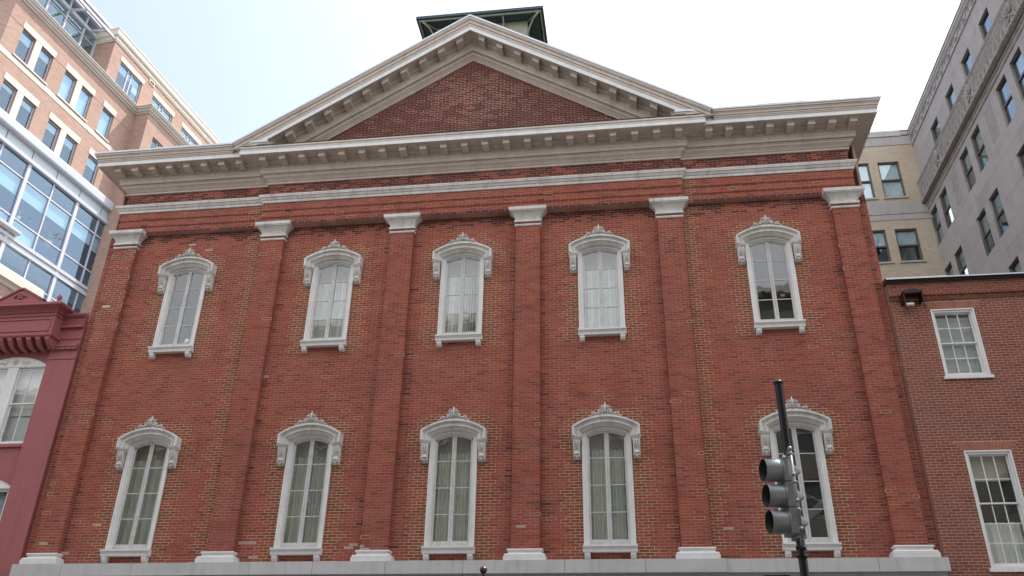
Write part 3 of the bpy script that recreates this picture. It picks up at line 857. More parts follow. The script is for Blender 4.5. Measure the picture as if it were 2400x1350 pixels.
for sx in (-1, 1):
    clipped('raking_bed_moulding', rake_mb(bedr, sx), 'cornice', 12.22)
    clipped('raking_soffit', rake_mb(sofr, sx), 'cornice', 12.22)
    clipped('raking_fascia', rake_mb(fasr, sx), 'white', 12.345)
    clipped('raking_crown', rake_mb(crr, sx, 7.22), 'cornice', 12.24)
    clipped('raking_coping', rake_mb(cpr, sx, 7.30), 'coping', 12.24)
    mr = modillion_mb(-sx*SL).mesh('raking_modillion', M['cornice'])
    for k in range(11):
        x = .36+.585*k
        if x < 6.35: put('raking_modillion', mr, TH, (sx*x, -.17, A0+.652-SL*x))
    # roof slope
    m_ = MB(); xe = 7.3
    m_.add([(0, -.9, A0+1.12), (sx*xe, -.9, A0+1.12-SL*xe), (sx*xe, 30, A0+1.12-SL*xe), (0, 30, A0+1.12), (0, -.9, A0+.9), (sx*xe, -.9, A0+.9-SL*xe), (sx*xe, 30, A0+.9-SL*xe), (0, 30, A0+.9)],
           [(0, 1, 2, 3), (4, 7, 6, 5), (0, 4, 5, 1), (1, 5, 6, 2), (2, 6, 7, 3), (3, 7, 4, 0)])
    part('roof', m_, 'dark_roof', TH)
    m_ = MB(); m_.box(*sorted((sx*6.5, sx*11.6)), -.4, 30, 12.3, 12.44); part('side_roof', m_, 'dark_roof', TH)

# ---- rooftop cupola
cup = part('cupola', MB().box(-2.2, 1.35, 3.12, 7.2, 16, 20.735), 'pale_green', TH)
cz = 20.72
xa, xb, ya, yb = -2.83, 1.92, 2.65, 8.0
part('cupola_soffit', MB().box(xa+.1, xb-.1, ya+.1, yb-.1, cz+.02, cz+.10), 'green_wood', TH)
m_ = MB()
for r in ((xa, xb, ya, ya+.05), (xa, xb, yb-.05, yb), (xa, xa+.05, ya+.05, yb-.05), (xb-.05, xb, ya+.05, yb-.05)): m_.box(*r, cz-.02, cz+.13)
part('cupola_eave_board', m_, 'pale_green', TH)
m_ = MB(); e = .09
for r in ((xa-e, xb+e, ya-e, ya-.002), (xa-e, xb+e, yb+.002, yb+e), (xa-e, xa-.002, ya-.002, yb+.002), (xb+.002, xb+e, ya-.002, yb+.002)): m_.box(*r, cz+.05, cz+.17)
part('cupola_gutter', m_, 'green_wood', TH)
m_ = MB().add([(xa-e, ya-e, cz+.172), (xb+e, ya-e, cz+.172), (xb+e, yb+e, cz+.172), (xa-e, yb+e, cz+.172), ((xa+xb)/2, ya+2.3, cz+.9), ((xa+xb)/2, yb-2.3, cz+.9)],
             [(0, 1, 4), (1, 2, 5, 4), (2, 3, 5), (3, 0, 4, 5), (3, 2, 1, 0)])
part('cupola_roof', m_, 'dark_roof', TH)
for x, y, dx, dy in ((-2.2, 3.12, -1, -1), (1.35, 3.12, 1, -1), (-1.3, 3.12, 0, -1), (-.4, 3.12, 0, -1), (.45, 3.12, 0, -1), (-2.2, 4.6, -1, 0), (1.35, 4.3, 1, 0), (1.35, 5.6, 1, 0)):
    L = .42 if dx*dy == 0 else .5
    pts = [(x+dx*.03, y+dy*.03, cz-.7), (x+dx*.10, y+dy*.10, cz-.4), (x+dx*.5*L, y+dy*.5*L, cz-.16), (x+dx*.95*L, y+dy*.95*L, cz-.06)]
    part('cupola_bracket', MB().tube(pts, .028, 5).tube([(x+dx*.02, y+dy*.02, cz-.06), (x+dx*.95*L, y+dy*.95*L, cz-.02)], .025, 5), 'pale_green', TH)

# ================================================================ BROWN BRICK ROW BUILDING (right)
BB = thing('brown_brick_house', 'lower brown brick building with white sash windows on the right of the theatre', 'house', (0, -.12, 0))
X0, X1 = 11.285, 19.6
wins = [(12.22, 13.27, 4.33, 6.17, 2), (12.22, 13.27, -.22, 2.46, 3), (14.72, 15.77, 4.33, 6.17, 2), (14.72, 15.77, -.22, 2.46, 3), (17.2, 18.25, 4.33, 6.17, 2), (17.2, 18.25, -.22, 2.46, 3)]
bops = [Op(a, b, z0, z1) for a, b, z0, z1, _ in wins]
c = wall(MB(), X0, X1, GZ, 6.98, .003, bops, .30)
c.box(X0+.001, X0+.05, .01, 14, GZ, 6.97); c.box(X1-.05, X1, .01, 14, GZ, 6.97)
part('wall', c, 'mortar_tan', BB)
def pick_b(x, z):
    return (rng.randint(0, 11)), 0
BK = Bricks()
# splayed flat arches
vous = []
def flat_arch(a, b, zt):
    n = 17; h = .205
    for k in range(n):
        t0, t1 = k/n, (k+1)/n
        j = .006
        xa, xb = a-.01+(b-a+.02)*t0+j, a-.01+(b-a+.02)*t1-j
        w = (b-a)+.42
        ya, yb = a-.21+w*t0+j, a-.21+w*t1-j
        m_ = MB().extrude([(xa, zt+.004), (xb, zt+.004), (yb, zt+h), (ya, zt+h)], 'y', -.004+rng.uniform(-.001, .001), .05)
        me = m_.mesh('brick', M['brick_brown'])
        ca = me.color_attributes.new("Col", 'FLOAT_COLOR', 'CORNER')
        ca.data.foreach_set('color', (list(PAL2[rng.randint(12, 15)])+[1.0])*len(me.loops))
        put('brick', me, BB)
class Trap(Op):
    def span(s, z):
        if not (s.z0 <= z <= s.z1): return None
        e = .21*(z-s.z0)/(s.z1-s.z0); return (s.x0-e-.008, s.x1+e+.008)
traps = [Trap(a, b, z1, z1+.21) for a, b, _, z1, _ in wins]
for a, b, _, z1, _ in wins: flat_arch(a, b, z1)
CB = .0685
BK.lay(X0, X1, GZ, 6.46, 0, CB, .208, .0125, bops+traps, pick=pick_b)
# two header courses stepping out, then the parapet courses
for i, (z0, z1, y) in enumerate(((6.46, 6.53, -.06), (6.53, 6.60, -.105))):
    BK.lay(X0, X1, z0, z1, y, .07, .108, .022, depth=.14, pick=pick_b, anchor=.03*i, bond=0)
BK.lay(X0, X1, 6.60, 6.94, -.03, CB, .208, .0125, depth=.08, pick=pick_b)
part('header_course_bed', MB().box(X0+.003, X1-.003, -.030, .0, 6.462, 6.60).box(X0+.003, X1-.003, -.024, .0, 6.60, 6.95), 'mortar_tan', BB)
BK.build(BB, 'brick_brown', PAL2, 240)
part('roof_edge', MB().extrude([(.3, 6.945), (-.10, 6.945), (-.10, 6.99), (-.17, 7.0), (-.18, 7.03), (-.10, 7.075), (.3, 7.10)], 'x', X0-.03, X1+.05), 'dark_roof', BB)
part('roof_flashing', MB().box(X0-.03, X1+.05, -.187, -.182, 7.0, 7.028).extrude([(-.18, 7.034), (-.10, 7.079), (.3, 7.104), (.3, 7.108), (-.10, 7.084), (-.184, 7.038)], 'x', X0-.03, X1+.05), 'coping', BB)
part('roof', MB().box(X0, X1, .3, 14, 6.9, 7.05), 'dark_roof', BB)
for i, (a, b, z0, z1, rows) in enumerate(wins):
    m_ = MB(); f = .085
    w_ = b-a
    for s, t in (((a, a+f), (z0, z1)), ((b-f, b), (z0, z1)), ((a+f, b-f), (z1-f, z1)), ((a+f, b-f), (z0, z0+.06))): m_.box(s[0], s[1], .02, .20, t[0], t[1])
    for s, t in (((a-.0, a+.035), (z0, z1)), ((b-.035, b), (z0, z1)), ((a+.035, b-.035), (z1-.035, z1))): m_.box(s[0], s[1], -.012, .018, t[0]+.001, t[1]-.001)
    w = part('window', m_, 'white', BB)
    part('sill', MB().box(a-.05, b+.05, -.06, .10, z0-.075, z0+.005), 'white', w)
    zi0, zi1 = z0+.06, z1-f
    zm = zi0+(zi1-zi0)*(.5 if rows == 2 else .545)
    for (za, zb, nr, y) in ((zm, zi1, 2, .09), (zi0, zm+.035, rows, .13)):
        m_ = MB(); xl, xr = a+f, b-f; s_ = .035
        m_.box(xl, xl+s_, y, y+.035, za, zb); m_.box(xr-s_, xr, y, y+.035, za, zb)
        m_.box(xl+s_, xr-s_, y, y+.035, za, za+(.035 if nr == 2 and y < .1 else .075)); m_.box(xl+s_, xr-s_, y, y+.035, zb-.035, zb)
        gx0, gx1, gz0, gz1 = xl+s_, xr-s_, za+(.035 if y < .1 else .075), zb-.035
        for k in (1, 2): xx = gx0+(gx1-gx0)*k/3; m_.box(xx-.011, xx+.011, y+.004, y+.03, gz0, gz1)
        for k in range(1, nr):
            zz = gz0+(gz1-gz0)*k/nr
            for q in range(3):
                l = gx0+(gx1-gx0)*q/3+(.011 if q else 0); r = gx0+(gx1-gx0)*(q+1)/3-(.011 if q < 2 else 0)
                m_.box(l, r, y+.005, y+.029, zz-.010, zz+.010)
        part('sash', m_, 'white', w)
        for k in range(nr):
            for q in range(3):
                l = gx0+(gx1-gx0)*q/3+(.011 if q else 0); r = gx0+(gx1-gx0)*(q+1)/3-(.011 if q < 2 else 0)
                part('pane', MB().box(l, r, y+.014, y+.018, gz0+(gz1-gz0)*k/nr+.01, gz0+(gz1-gz0)*(k+1)/nr-.01), 'glass_old', w)
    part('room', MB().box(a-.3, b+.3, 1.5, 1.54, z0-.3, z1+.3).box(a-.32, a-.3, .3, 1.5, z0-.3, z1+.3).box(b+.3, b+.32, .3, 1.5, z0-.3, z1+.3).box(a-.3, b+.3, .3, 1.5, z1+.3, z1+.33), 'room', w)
    if z0 > 3:
        m_ = MB(); k = zi0+.05
        while k < zi1-.15:
            m_.add([(a+f+.01, .20, k), (b-f-.01, .20, k), (b-f-.01, .215, k+.034), (a+f+.01, .215, k+.034)], [(0, 1, 2, 3)]); k += .032
        m_.box(a+f+.01, b-f-.01, .195, .225, zi1-.14, zi1-.09)
        part('venetian_blind', m_, 'blind', w)
    else:
        part('roller_blind', MB().box(a+f, b-f, .26, .27, zi0+1.95, zi1+.1), 'ceiling_paint', w)
        part('half_curtain', curtain_mb(a+f, b-f, zi0-.1, zi0+1.0, .28, 6, .012, i), 'curtain_white', w)
cu = thing('security_camera', 'small white security camera under a dark maroon metal hood on the brown brick wall', 'camera', (11.78, -.12, 6.2))
m_ = MB()
m_.extrude([(-.24, .30), (-.24, .36), (-.05, .43), (.05, .43), (.235, .38), (.235, .32)], 'y', -.34, -.01)
m_.extrude([(-.24, .36), (-.215, .36), (-.215, -.16), (-.24, -.16)], 'y', -.34, -.30)
m_.extrude([(.235, .36), (.21, .36), (.21, -.12), (.235, -.12)], 'y', -.34, -.30)
m_.box(-.24, -.222, -.30, -.01, .10, .34); m_.box(.217, .235, -.30, -.01, .10, .34)
part('hood', m_, 'maroon_metal', cu)
bd = part('camera_body', MB().lathe([(0, -.11), (.04, -.11), (.045, -.10), (.045, .08), (.03, .10), (0, .10)], (-.08, -.20, .05), 'x', 12), 'white', cu)
part('camera_lens', MB().lathe([(0, -.118), (.026, -.118), (.026, -.108), (0, -.108)], (-.08, -.20, .05), 'x', 12), 'signal_dark', bd)
part('mount', MB().box(-.10, -.06, -.19, 0, .08, .11), 'white', cu)

# ================================================================ ROSE PAINTED BUILDING (left)
PK = thing('rose_painted_house', 'low rose painted building with a heavy cornice and white arched windows left of the theatre', 'house', (0, .0, 0))
XR, XL = -11.285, -15.2
XC = -13.22
pw = [(XC, 3.28, 5.62, .30), (XC, -.95, 2.06, .30)]
pops = [Op(XC-1.08, XC+1.08, z0, z1, r) for _, z0, z1, r in pw]
c = wall(MB(), XL, XR, GZ, 7.3, .002, pops, .3)
c.box(XL, XL+.05, .01, 12, GZ, 7.3); c.box(XR-.05, XR, .01, 12, GZ, 7.0)
c.box(XL, XR, .3, 12, 6.9, 7.0)
part('wall', c, 'brick_paint', PK)
M['brick_paint_c'] = M['brick_paint']
RB = Bricks()
pk = lambda x, z: (0, 0)
RB.lay(XL, XR, GZ, 6.3, 0, .0715, .2333, .0018, pops, depth=.05, pick=pk, jit=.0008)
RB.lay(-12.16, XR, GZ, 6.75, -.10, .0715, .2333, .0018, depth=.10, pick=pk, jit=.0004)
RB.build(PK, 'brick_paint', [(.25, .07, .075)], 150)
part('pilaster_core', MB().box(-12.159, XR-.0005, -.0985, .0, GZ, 6.78), 'brick_paint', PK)
part('neck_moulding', MB().sweep([(0, 5.76), (.02, 5.76), (.025, 5.79), (.02, 5.82), (0, 5.82)], [(-12.16, 0), (-12.16, -.10), (XR, -.10)]), 'brick_paint', PK)
m_ = MB(); sc = []
n = 40
for i in range(n+1): sc.append((-12.22+(12.22+XR)*i/n, 6.04+.022*abs(math.sin(math.pi*i/n*5.5))))
m_.extrude(sc+[(XR, 6.13), (-12.22, 6.13)], 'y', -.175, -.09)
m_.box(-12.24, XR, -.20, -.09, 6.132, 6.21)
part('scalloped_cap', m_, 'brick_paint', PK)
part('panel_line', MB().box(-12.16, XR, -.125, -.1, 6.39, 6.43), 'brick_paint', PK)
# low cornice strip next to the theatre, with half rounds
m_ = MB().box(-12.1, XR, -.20, -.0, 6.74, 6.80).box(-12.1, XR, -.15, 0, 6.80, 7.06).extrude([(0, 7.06), (-.19, 7.06), (-.25, 7.12), (-.25, 7.16), (0, 7.2)], 'x', -12.1, XR)
part('low_cornice', m_, 'brick_paint', PK)
for k in range(5):
    x = -11.92+.135*k+.02
    m_ = MB().tube([(x+.062*math.cos(t), -.155, 6.90+.085*math.sin(t)) for t in [math.pi*i/8 for i in range(9)]], .014, 5)
    m_.ball((x, -.155, 6.875), .032, 6, (1, .7, 1))
    part('half_round_ornament', m_, 'brick_paint', PK)
# main projecting cornice
xb = -11.98; xl = 2*XC-xb; yf = -.50
m_ = MB()
m_.box(xl, xb, yf, -.0, 6.40, 7.10)
m_.box(xl+.15, xb-.12, yf-.02, yf, 6.42, 6.46)
part('frieze', m_, 'brick_paint', PK)
m_ = MB()
fr = (xl+.18, xb-.10, 6.50, 6.90)
for r in ((fr[0], fr[1], 6.50, 6.53), (fr[0], fr[1], 6.87, 6.90), (fr[0], fr[0]+.03, 6.53, 6.87), (fr[1]-.03, fr[1], 6.53, 6.87)): m_.box(r[0], r[1], yf-.025, yf-.0, r[2], r[3])
part('frieze_panel_frame', m_, 'brick_paint', PK)
pth = [(xl, 0), (xl, yf), (xb, yf), (xb, 0)]
part('architrave_line', MB().sweep([(0, 6.98), (.03, 6.985), (.035, 7.02), (0, 7.03)], pth), 'brick_paint', PK)
part('cornice', MB().sweep([(-.1, 7.10), (.03, 7.10), (.05, 7.16), (.10, 7.20), (.15, 7.22), (.24, 7.24), (.26, 7.25), (.26, 7.31), (.20, 7.33), (.17, 7.37), (-.1, 7.42)], pth), 'brick_paint', PK)
part('base_moulding', MB().sweep([(-.2, 6.32), (.02, 6.32), (.06, 6.36), (.06, 6.40), (-.2, 6.41)], pth), 'brick_paint', PK)
n = 9
for k in range(n):
    x = xb-.07-(xb-xl-.14)*k/(n-1)
    m_ = MB().extrude([(0, 6.31), (yf-.03, 6.31), (yf-.02, 6.24), (yf+.10, 6.12), (yf+.22, 6.05), (0, 6.02)], 'x', x-.07, x+.07)
    part('cornice_bracket', m_, 'brick_paint', PK)
# raised gable block with rosette
m_ = MB().extrude([(XC-.75, 7.42), (XC+.75, 7.42), (XC+.72, 7.50), (XC+.06, 7.86), (XC-.06, 7.86), (XC-.72, 7.50)], 'y', yf-.10, yf+.12)
m_.extrude([(XC-.78, 7.50), (XC-.06, 7.90), (XC+.06, 7.90), (XC+.78, 7.50), (XC+.74, 7.47), (XC+.04, 7.85), (XC-.04, 7.85), (XC-.74, 7.47)], 'y', yf-.14, yf+.14)
part('gable_block', m_, 'brick_paint', PK)
m_ = MB()
for k in range(6): a = k*math.pi/3; m_.ball((XC+.075*math.cos(a), yf-.115, 7.63+.06*math.sin(a)), .05, 6, (1, .5, 1))
m_.tube([(XC-.2, yf-.12, 7.57), (XC-.12, yf-.13, 7.66), (XC, yf-.13, 7.70), (XC+.12, yf-.13, 7.66), (XC+.2, yf-.12, 7.57)], .022, 5)
m_.ball((XC, yf-.13, 7.63), .035, 6)
part('rosette', m_, 'brick_paint', PK)
part('finial', MB().lathe([(.06, 7.42), (.06, 7.45), (.03, 7.47), (.05, 7.50), (.07, 7.55), (.06, 7.60), (.03, 7.64), (.015, 7.68), (0, 7.69)], (xb-.04, yf-.02, 0), n=12), 'brick_paint', PK)
part('parapet', MB().box(xl, xb, -.02, .3, 7.1, 7.38), 'brick_paint', PK)
part('sill_band', MB().box(XC-1.15, XC+1.09, -.07, .1, 3.19, 3.275), 'brick_paint', PK)
for (_, z0, z1, rise) in pw:
    m_ = MB()
    # arched fanlight panel, mullion and outer frame
    pts = [(XC+1.075-2.15*k/14, z1+arcz(1.075-2.15*k/14, 1.08, rise)) for k in range(15)]
    m_.extrude([(XC-1.075, z1-.04), (XC+1.075, z1-.04)]+pts, 'y', -.01, .12)
    m_.box(XC-.16, XC+.16, -.02, .14, z0, z1-.042)
    m_.box(XC-1.075, XC-.98, .0, .14, z0, z1-.042); m_.box(XC+.98, XC+1.075, .0, .14, z0, z1-.042)
    m_.box(XC-.98, XC+.98, .0, .14, z0, z0+.07)
    w = part('window', m_, 'white', PK)
    a = [(XC-1.0+2.0*k/12, z1+.02+arcz(-1.0+2.0*k/12, 1.05, rise-.05)) for k in range(13)]
    part('arch_bead', MB().tube([(x, -.012, z) for x, z in a], .012, 5).box(XC-1.0, XC+1.0, -.025, -.011, z1-.02, z1+.005), 'white', w)
    o_ = MB()
    for s in (-1, 1):
        o_.tube([(XC+s*.22, -.012, z1+.16), (XC+s*.34, -.014, z1+.10), (XC+s*.42, -.014, z1+.14), (XC+s*.5, -.012, z1+.08)], .016, 5)
        o_.ball((XC+s*.36, -.012, z1+.07), .028, 6, (1.4, .5, 1)); o_.ball((XC+s*.27, -.012, z1+.08), .02, 6, (1, .5, 1))
    o_.lathe([(.03, -.01), (.05, -.03), (.085, -.03), (.095, -.012)], (XC, 0, z1+.14), 'y', 16)
    o_.ball((XC, -.02, z1+.14), .03, 6)
    part('fan_ornament', o_, 'ornament', w)
    for s in (-1, 1):
        xa_, xb_ = sorted((XC+s*.165, XC+s*.975)); zm = (z0+z1)/2+.02
        for za, zb, y in ((zm, z1-.045, .04), (z0+.072, zm+.03, .075)):
            m_ = MB()
            m_.box(xa_, xa_+.05, y, y+.03, za, zb); m_.box(xb_-.05, xb_, y, y+.03, za, zb)
            m_.box(xa_+.05, xb_-.05, y, y+.03, za, za+.04); m_.box(xa_+.05, xb_-.05, y, y+.03, zb-.05, zb)
            xm = (xa_+xb_)/2; m_.box(xm-.012, xm+.012, y+.003, y+.027, za+.04, zb-.05)
            part('sash', m_, 'white', w)
            for p, q in ((xa_+.05, xm-.012), (xm+.012, xb_-.05)): part('pane', MB().box(p, q, y+.012, y+.016, za+.04, zb-.05), 'glass_old', w)
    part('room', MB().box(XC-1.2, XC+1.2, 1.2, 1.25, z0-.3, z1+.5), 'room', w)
    if z0 > 0:
        part('roller_blind', MB().box(XC-1.0, XC+1.0, .22, .225, z0+.9, z1), 'curtain_white', w)
        part('lower_blind', MB().box(XC-1.0, XC+1.0, .26, .265, z0, z0+1.3), 'blind', w)
    else:
        m_ = MB(); k = z0+.1
        while k < z1-.05: m_.add([(XC-1, .16, k), (XC+1, .16, k), (XC+1, .19, k+.04), (XC-1, .19, k+.04)], [(0, 1, 2, 3)]); k += .05
        part('venetian_blind', m_, 'blind', w)

# ================================================================ OFFICE BUILDING (far left)
TH0 = 0.111068
OF = thing('office_building', 'tall salmon brick office building with blue glass bays behind the rose building', 'office building', (-31.43, -16.85, 0), math.pi/2-TH0)
U0, U1 = 26.8, 62.0
def uz(k): return k
wA = []   # windows: (u0,u1,z0,z1)
for P0 in (27.80, 31.27):
    for du in (0, 1.46): wA.append((P0+du, P0+du+.97, 29.42, 31.39))
wA.append((34.73, 35.77, 29.42, 31.42))
wB = [(a, b, 25.86, 27.66) for a, b, _, _ in wA]
wallA = wall(MB(), U0, 37.45, 25.6, 32.85, 0, [Op(*w_) for w_ in wA+wB], .16)
wallA.box(U0, U0+.05, .01, 22, GZ, 32.8)
part('brick_wall', wallA, 'office_brick', OF)
def owin(u0, u1, z0, z1, y, par, blind=.4, mull=0, blindw=None):
    m_ = MB(); f = .055
    m_.box(u0, u0+f, y, y+.08, z0, z1); m_.box(u1-f, u1, y, y+.08, z0, z1); m_.box(u0+f, u1-f, y, y+.08, z0, z0+f); m_.box(u0+f, u1-f, y, y+.08, z1-f, z1)
    cuts = [u0+f]
    if mull:
        ua, ub = u0+(u1-u0)*.42, u0+(u1-u0)*.58
        for q in (ua, ub): m_.box(q-.04, q+.04, y-.01, y+.08, z0+f, z1-f)
        cuts = [u0+f, ua-.04, ua+.04, ub-.04, ub+.04, u1-f]
    else: cuts = [u0+f, u1-f]
    w = part('window', m_, 'frame_lilac', par)
    for a, b in zip(cuts[::2], cuts[1::2]): part('pane', MB().box(a, b, y+.03, y+.036, z0+f, z1-f), 'glass_modern', w)
    zb = z1-(z1-z0)*blind
    if blind: part('blind', MB().box(u0+.02, u1-.02, y+.09, y+.10, zb, z1), 'office_blind', w)
    part('room', MB().box(u0-.02, u1+.02, y+.7, y+.72, z0-.02, z1+.02), 'office_room', w)
    return w
for i, (a, b, z0, z1) in enumerate(wA): owin(a, b, z0, z1, .14, OF, (.35, .30, .98, .98, .97)[i])
for i, (a, b, z0, z1) in enumerate(wB): owin(a, b, z0, z1, .14, OF, (.2, .25, .3, .3, .35)[i])
for zt, zz in ((31.39, 29.42), (27.66, 25.86)):
    for a, b in ((27.72, 30.32), (31.19, 33.79), (34.65, 35.87)):
        part('lintel', MB().box(a, b, -.025, .12, zt+.004, zt+.42), 'pale_stone', OF)
        part('window_sill', MB().box(a-.02, b+.02, -.07, .12, zz-.10, zz-.004), 'pale_stone', OF)
    for a in (28.79, 32.26): part('window_pier', MB().box(a, a+.45, -.015, .14, zz, zt), 'pale_stone', OF)
part('stone_course', MB().box(U0-.02, 37.44, -.02, .01, 28.92, 29.25), 'pale_stone', OF)
part('shadow_course', MB().box(U0, 37.44, -.012, .01, 31.36, 31.385), 'office_brick', OF)
# bay
bay_ops = [Op(38.35, 40.0, 29.5, 31.55), Op(41.9, 43.9, 29.5, 31.55)]
b_ = wall(MB(), 37.45, U1, 22, 32.85, -1.06, bay_ops, .16); b_.box(37.45, 37.5, -1.055, -.003, 14, 32.85)
part('bay_wall', b_, 'office_brick', OF)
for o_ in bay_ops: owin(o_.x0, o_.x1, o_.z0, o_.z1, -.92, OF, .0, 1)
# main cornice at the setback
part('cornice', MB().sweep([(-.15, 32.80), (.06, 32.80), (.08, 32.90), (.16, 32.93), (.20, 33.02), (.20, 33.08), (.27, 33.10), (.27, 33.22), (.32, 33.24), (.32, 33.30), (-.15, 33.33)], [(U0, 20), (U0, 0), (37.45, 0), (37.45, -1.06), (U1, -1.06)]), 'cornice_stone', OF)
part('terrace_floor', MB().box(U0+.1, U1, .05, 20, 33.15, 33.3).box(37.5, U1, -1.0, .05, 33.15, 33.3), 'cornice_stone', OF)
# upper brick block
wU = [(35.02, 37.30), (38.50, 40.86), (42.02, 44.35), (45.6, 47.9), (49.1, 51.4)]
ub = wall(MB(), 34.1, U1, 33.3, 36.32, 0, [Op(a, b, 33.55, 35.44) for a, b in wU], .16)
ub.box(34.1, 34.15, .005, 14, 33.3, 36.3)
part('upper_brick_wall', ub, 'office_brick', OF)
for i, (a, b) in enumerate(wU):
    owin(a, b, 33.55, 35.44, .12, OF, (.35, .9, .4, .5, .5)[i], 1)
    part('lintel', MB().box(a-.10, b+.12, -.025, .12, 35.444, 35.80), 'pale_stone', OF)
part('parapet_coping', MB().sweep([(-.3, 36.32), (.05, 36.32), (.06, 36.42), (.10, 36.47), (.10, 36.56), (.05, 36.60), (.05, 36.70), (.16, 36.76), (.19, 36.85), (.19, 37.18), (.22, 37.20), (.22, 37.30), (-.3, 37.34)], [(34.1, 14), (34.1, 0), (U1, 0)]), 'pale_stone', OF)
m_ = MB()
for r in ((37.8, 38.35, 36.0, 36.06), (37.8, 38.35, 36.24, 36.30), (37.8, 37.86, 36.06, 36.24), (38.29, 38.35, 36.06, 36.24)): m_.box(r[0], r[1], -.05, .02, r[2], r[3])
part('vent', m_, 'pale_stone', OF); part('vent_grille', MB().box(37.86, 38.29, -.006, .02, 36.06, 36.24), 'bronze', OF)
# glass penthouse
yg = 1.55
for k in range(5):
    u = 26.8+.03+1.51*k
    part('mullion', MB().box(u-.05, u+.05, yg-.10, yg+.08, 33.3, 37.9), 'frame_lilac', OF)
    for z0, z1 in ((33.3, 34.45), (34.51, 36.02), (36.08, 36.64), (36.86, 37.55)):
        ub_ = min(u+1.46, 34.02)
        part('penthouse_pane', MB().box(u+.05, ub_, yg, yg+.008, z0, z1), 'glass_modern', OF)
part('transom', MB().box(26.8, 34.1, yg-.06, yg+.05, 36.022, 36.078).box(26.8, 34.1, yg-.06, yg+.05, 34.452, 34.508), 'frame_lilac', OF)
part('head_beam', MB().box(26.6, 34.1, yg-.18, yg-.0, 36.64, 36.86), 'steel_white', OF)
part('corner_frame', MB().box(33.96, 34.09, yg-.10, yg+.06, 33.3, 36.64), 'frame_lilac', OF)
part('penthouse_roof', MB().box(26.5, 34.4, .75, 9, 37.62, 37.85), 'steel_white', OF)
part('interior_wall', MB().box(26.9, 34.1, 4.2, 4.3, 33.3, 37.6), 'green_glasswall', OF)
part('interior_ceiling', MB().box(26.9, 34.1, 1.9, 4.2, 37.4, 37.5), 'office_blind', OF)
m_ = MB()
for k in range(3): m_.box(29.2+1.51*k, 29.5+1.51*k, 1.9, 2.1, 33.3, 36.0)
part('interior_column', m_, 'green_glasswall', OF, kind='stuff')
part('canopy_beam', MB().box(26.2, 34.16, -.04, .10, 36.36, 36.54), 'frame_lilac', OF)
part('canopy_beam', MB().box(26.2, 33.4, .70, .80, 36.95, 37.10), 'frame_lilac', OF)
for k in range(5):
    u = 26.9+1.51*k+.35*(k == 4)
    part('canopy_outrigger', MB().extrude([(.02, 36.38), (.02, 36.52), (yg-.1, 36.84), (yg-.1, 36.66)], 'x', u-.05, u+.05), 'frame_lilac', OF)
part('canopy_outrigger', MB().extrude([(.02, 36.40), (.02, 36.50), (1.5, 36.62), (1.5, 36.46)], 'x', 34.04, 34.10), 'frame_lilac', OF)
# blue glass front
part('top_fascia', MB().extrude([(.0, 25.10), (-.28, 25.12), (-.32, 25.2), (-.32, 25.62), (-.28, 25.70), (.0, 25.76)], 'x', 26.4, 40), 'steel_white', OF)
VS = [27.12+1.953*k for k in range(9)]
for k in range(8):
    a, b = VS[k], VS[k+1]
    part('spandrel', MB().box(a+.03, b-.03, -.02, .02, 24.50, 25.10), 'spandrel', OF)
part('second_fascia', MB().extrude([(.0, 24.16), (-.16, 24.16), (-.20, 24.2), (-.20, 24.42), (.0, 24.5)], 'x', 26.5, 40), 'steel_white', OF)
for k, u in enumerate(VS):
    major = (k % 2 == 0)
    h = .11 if major else .045
    part('mullion', MB().box(u-h, u+h, -.10 if major else -.05, .05, 19.7 if k % 2 else 8, 24.16), 'frame_lilac', OF)
    if not major: part('mullion', MB().box(u-h, u+h, -.05, .05, 8, 19.1), 'frame_lilac', OF)
    if k < 8:
        a, b = u+(h), VS[k+1]-(.045 if major else .11)
        for z0, z1 in ((20.78, 23.10), (23.18, 24.16), (19.72, 20.70)):
            part('glass_pane', MB().box(a, b, 0, .008, z0, z1), 'glass_modern', OF)
            part('transom', MB().box(a, b, -.05, .04, z1, z1+.08), 'frame_lilac', OF) if z1 < 24 else None
        for z0, z1 in ((17.9, 19.05), (14.6, 17.82), (11.0, 14.5)):
            part('glass_pane', MB().box(a, b, 0, .008, z0, z1), 'glass_modern', OF)
            part('transom', MB().box(a, b, -.05, .04, z0-.08, z0), 'frame_lilac', OF)
        bl = (.42, .45, .42, .40, .35, .42, .4, .4)[k]
        part('blind', MB().box(a+.02, b-.02, .10, .11, 23.1-2.3*bl, 23.1), 'office_blind', OF)
        if k in (2, 3, 4, 5): part('blind', MB().box(a+.02, b-.02, .10, .11, 14.6, 17.85), 'office_blind', OF)
        if k in (0, 1, 2): part('blind', MB().box(a+.02, b-.02, .10, .11, 19.75, 20.7), 'office_blind', OF)
part('floor_beam', MB().box(26.8, 40, -.14, .03, 19.50, 19.70).box(26.8, 40, -.14, .03, 19.12, 19.30).box(26.8, 40, -.06, .03, 19.30, 19.50), 'steel_white', OF)
part('sunshade', MB().extrude([(.0, 19.78), (-.36, 19.84), (-.40, 19.88), (-.40, 20.03), (-.36, 20.05), (.0, 20.0)], 'x', 26.0, 31.6), 'steel_white', OF)
part('glass_room', MB().box(27, 40, 1.6, 1.65, 8, 25), 'office_room', OF)
part('floor_slab', MB().box(27, 40, .2, 1.6, 19.2, 19.6).box(27, 40, .2, 1.6, 24.2, 24.6), 'office_blind', OF)
part('building_core', MB().box(27, U1-1, 2.4, 20, GZ, 32.7).box(34.3, U1-1, 2.0, 13, 32.7, 36.2).box(27, 40, .3, 2.4, GZ, 8), 'office_room', OF)
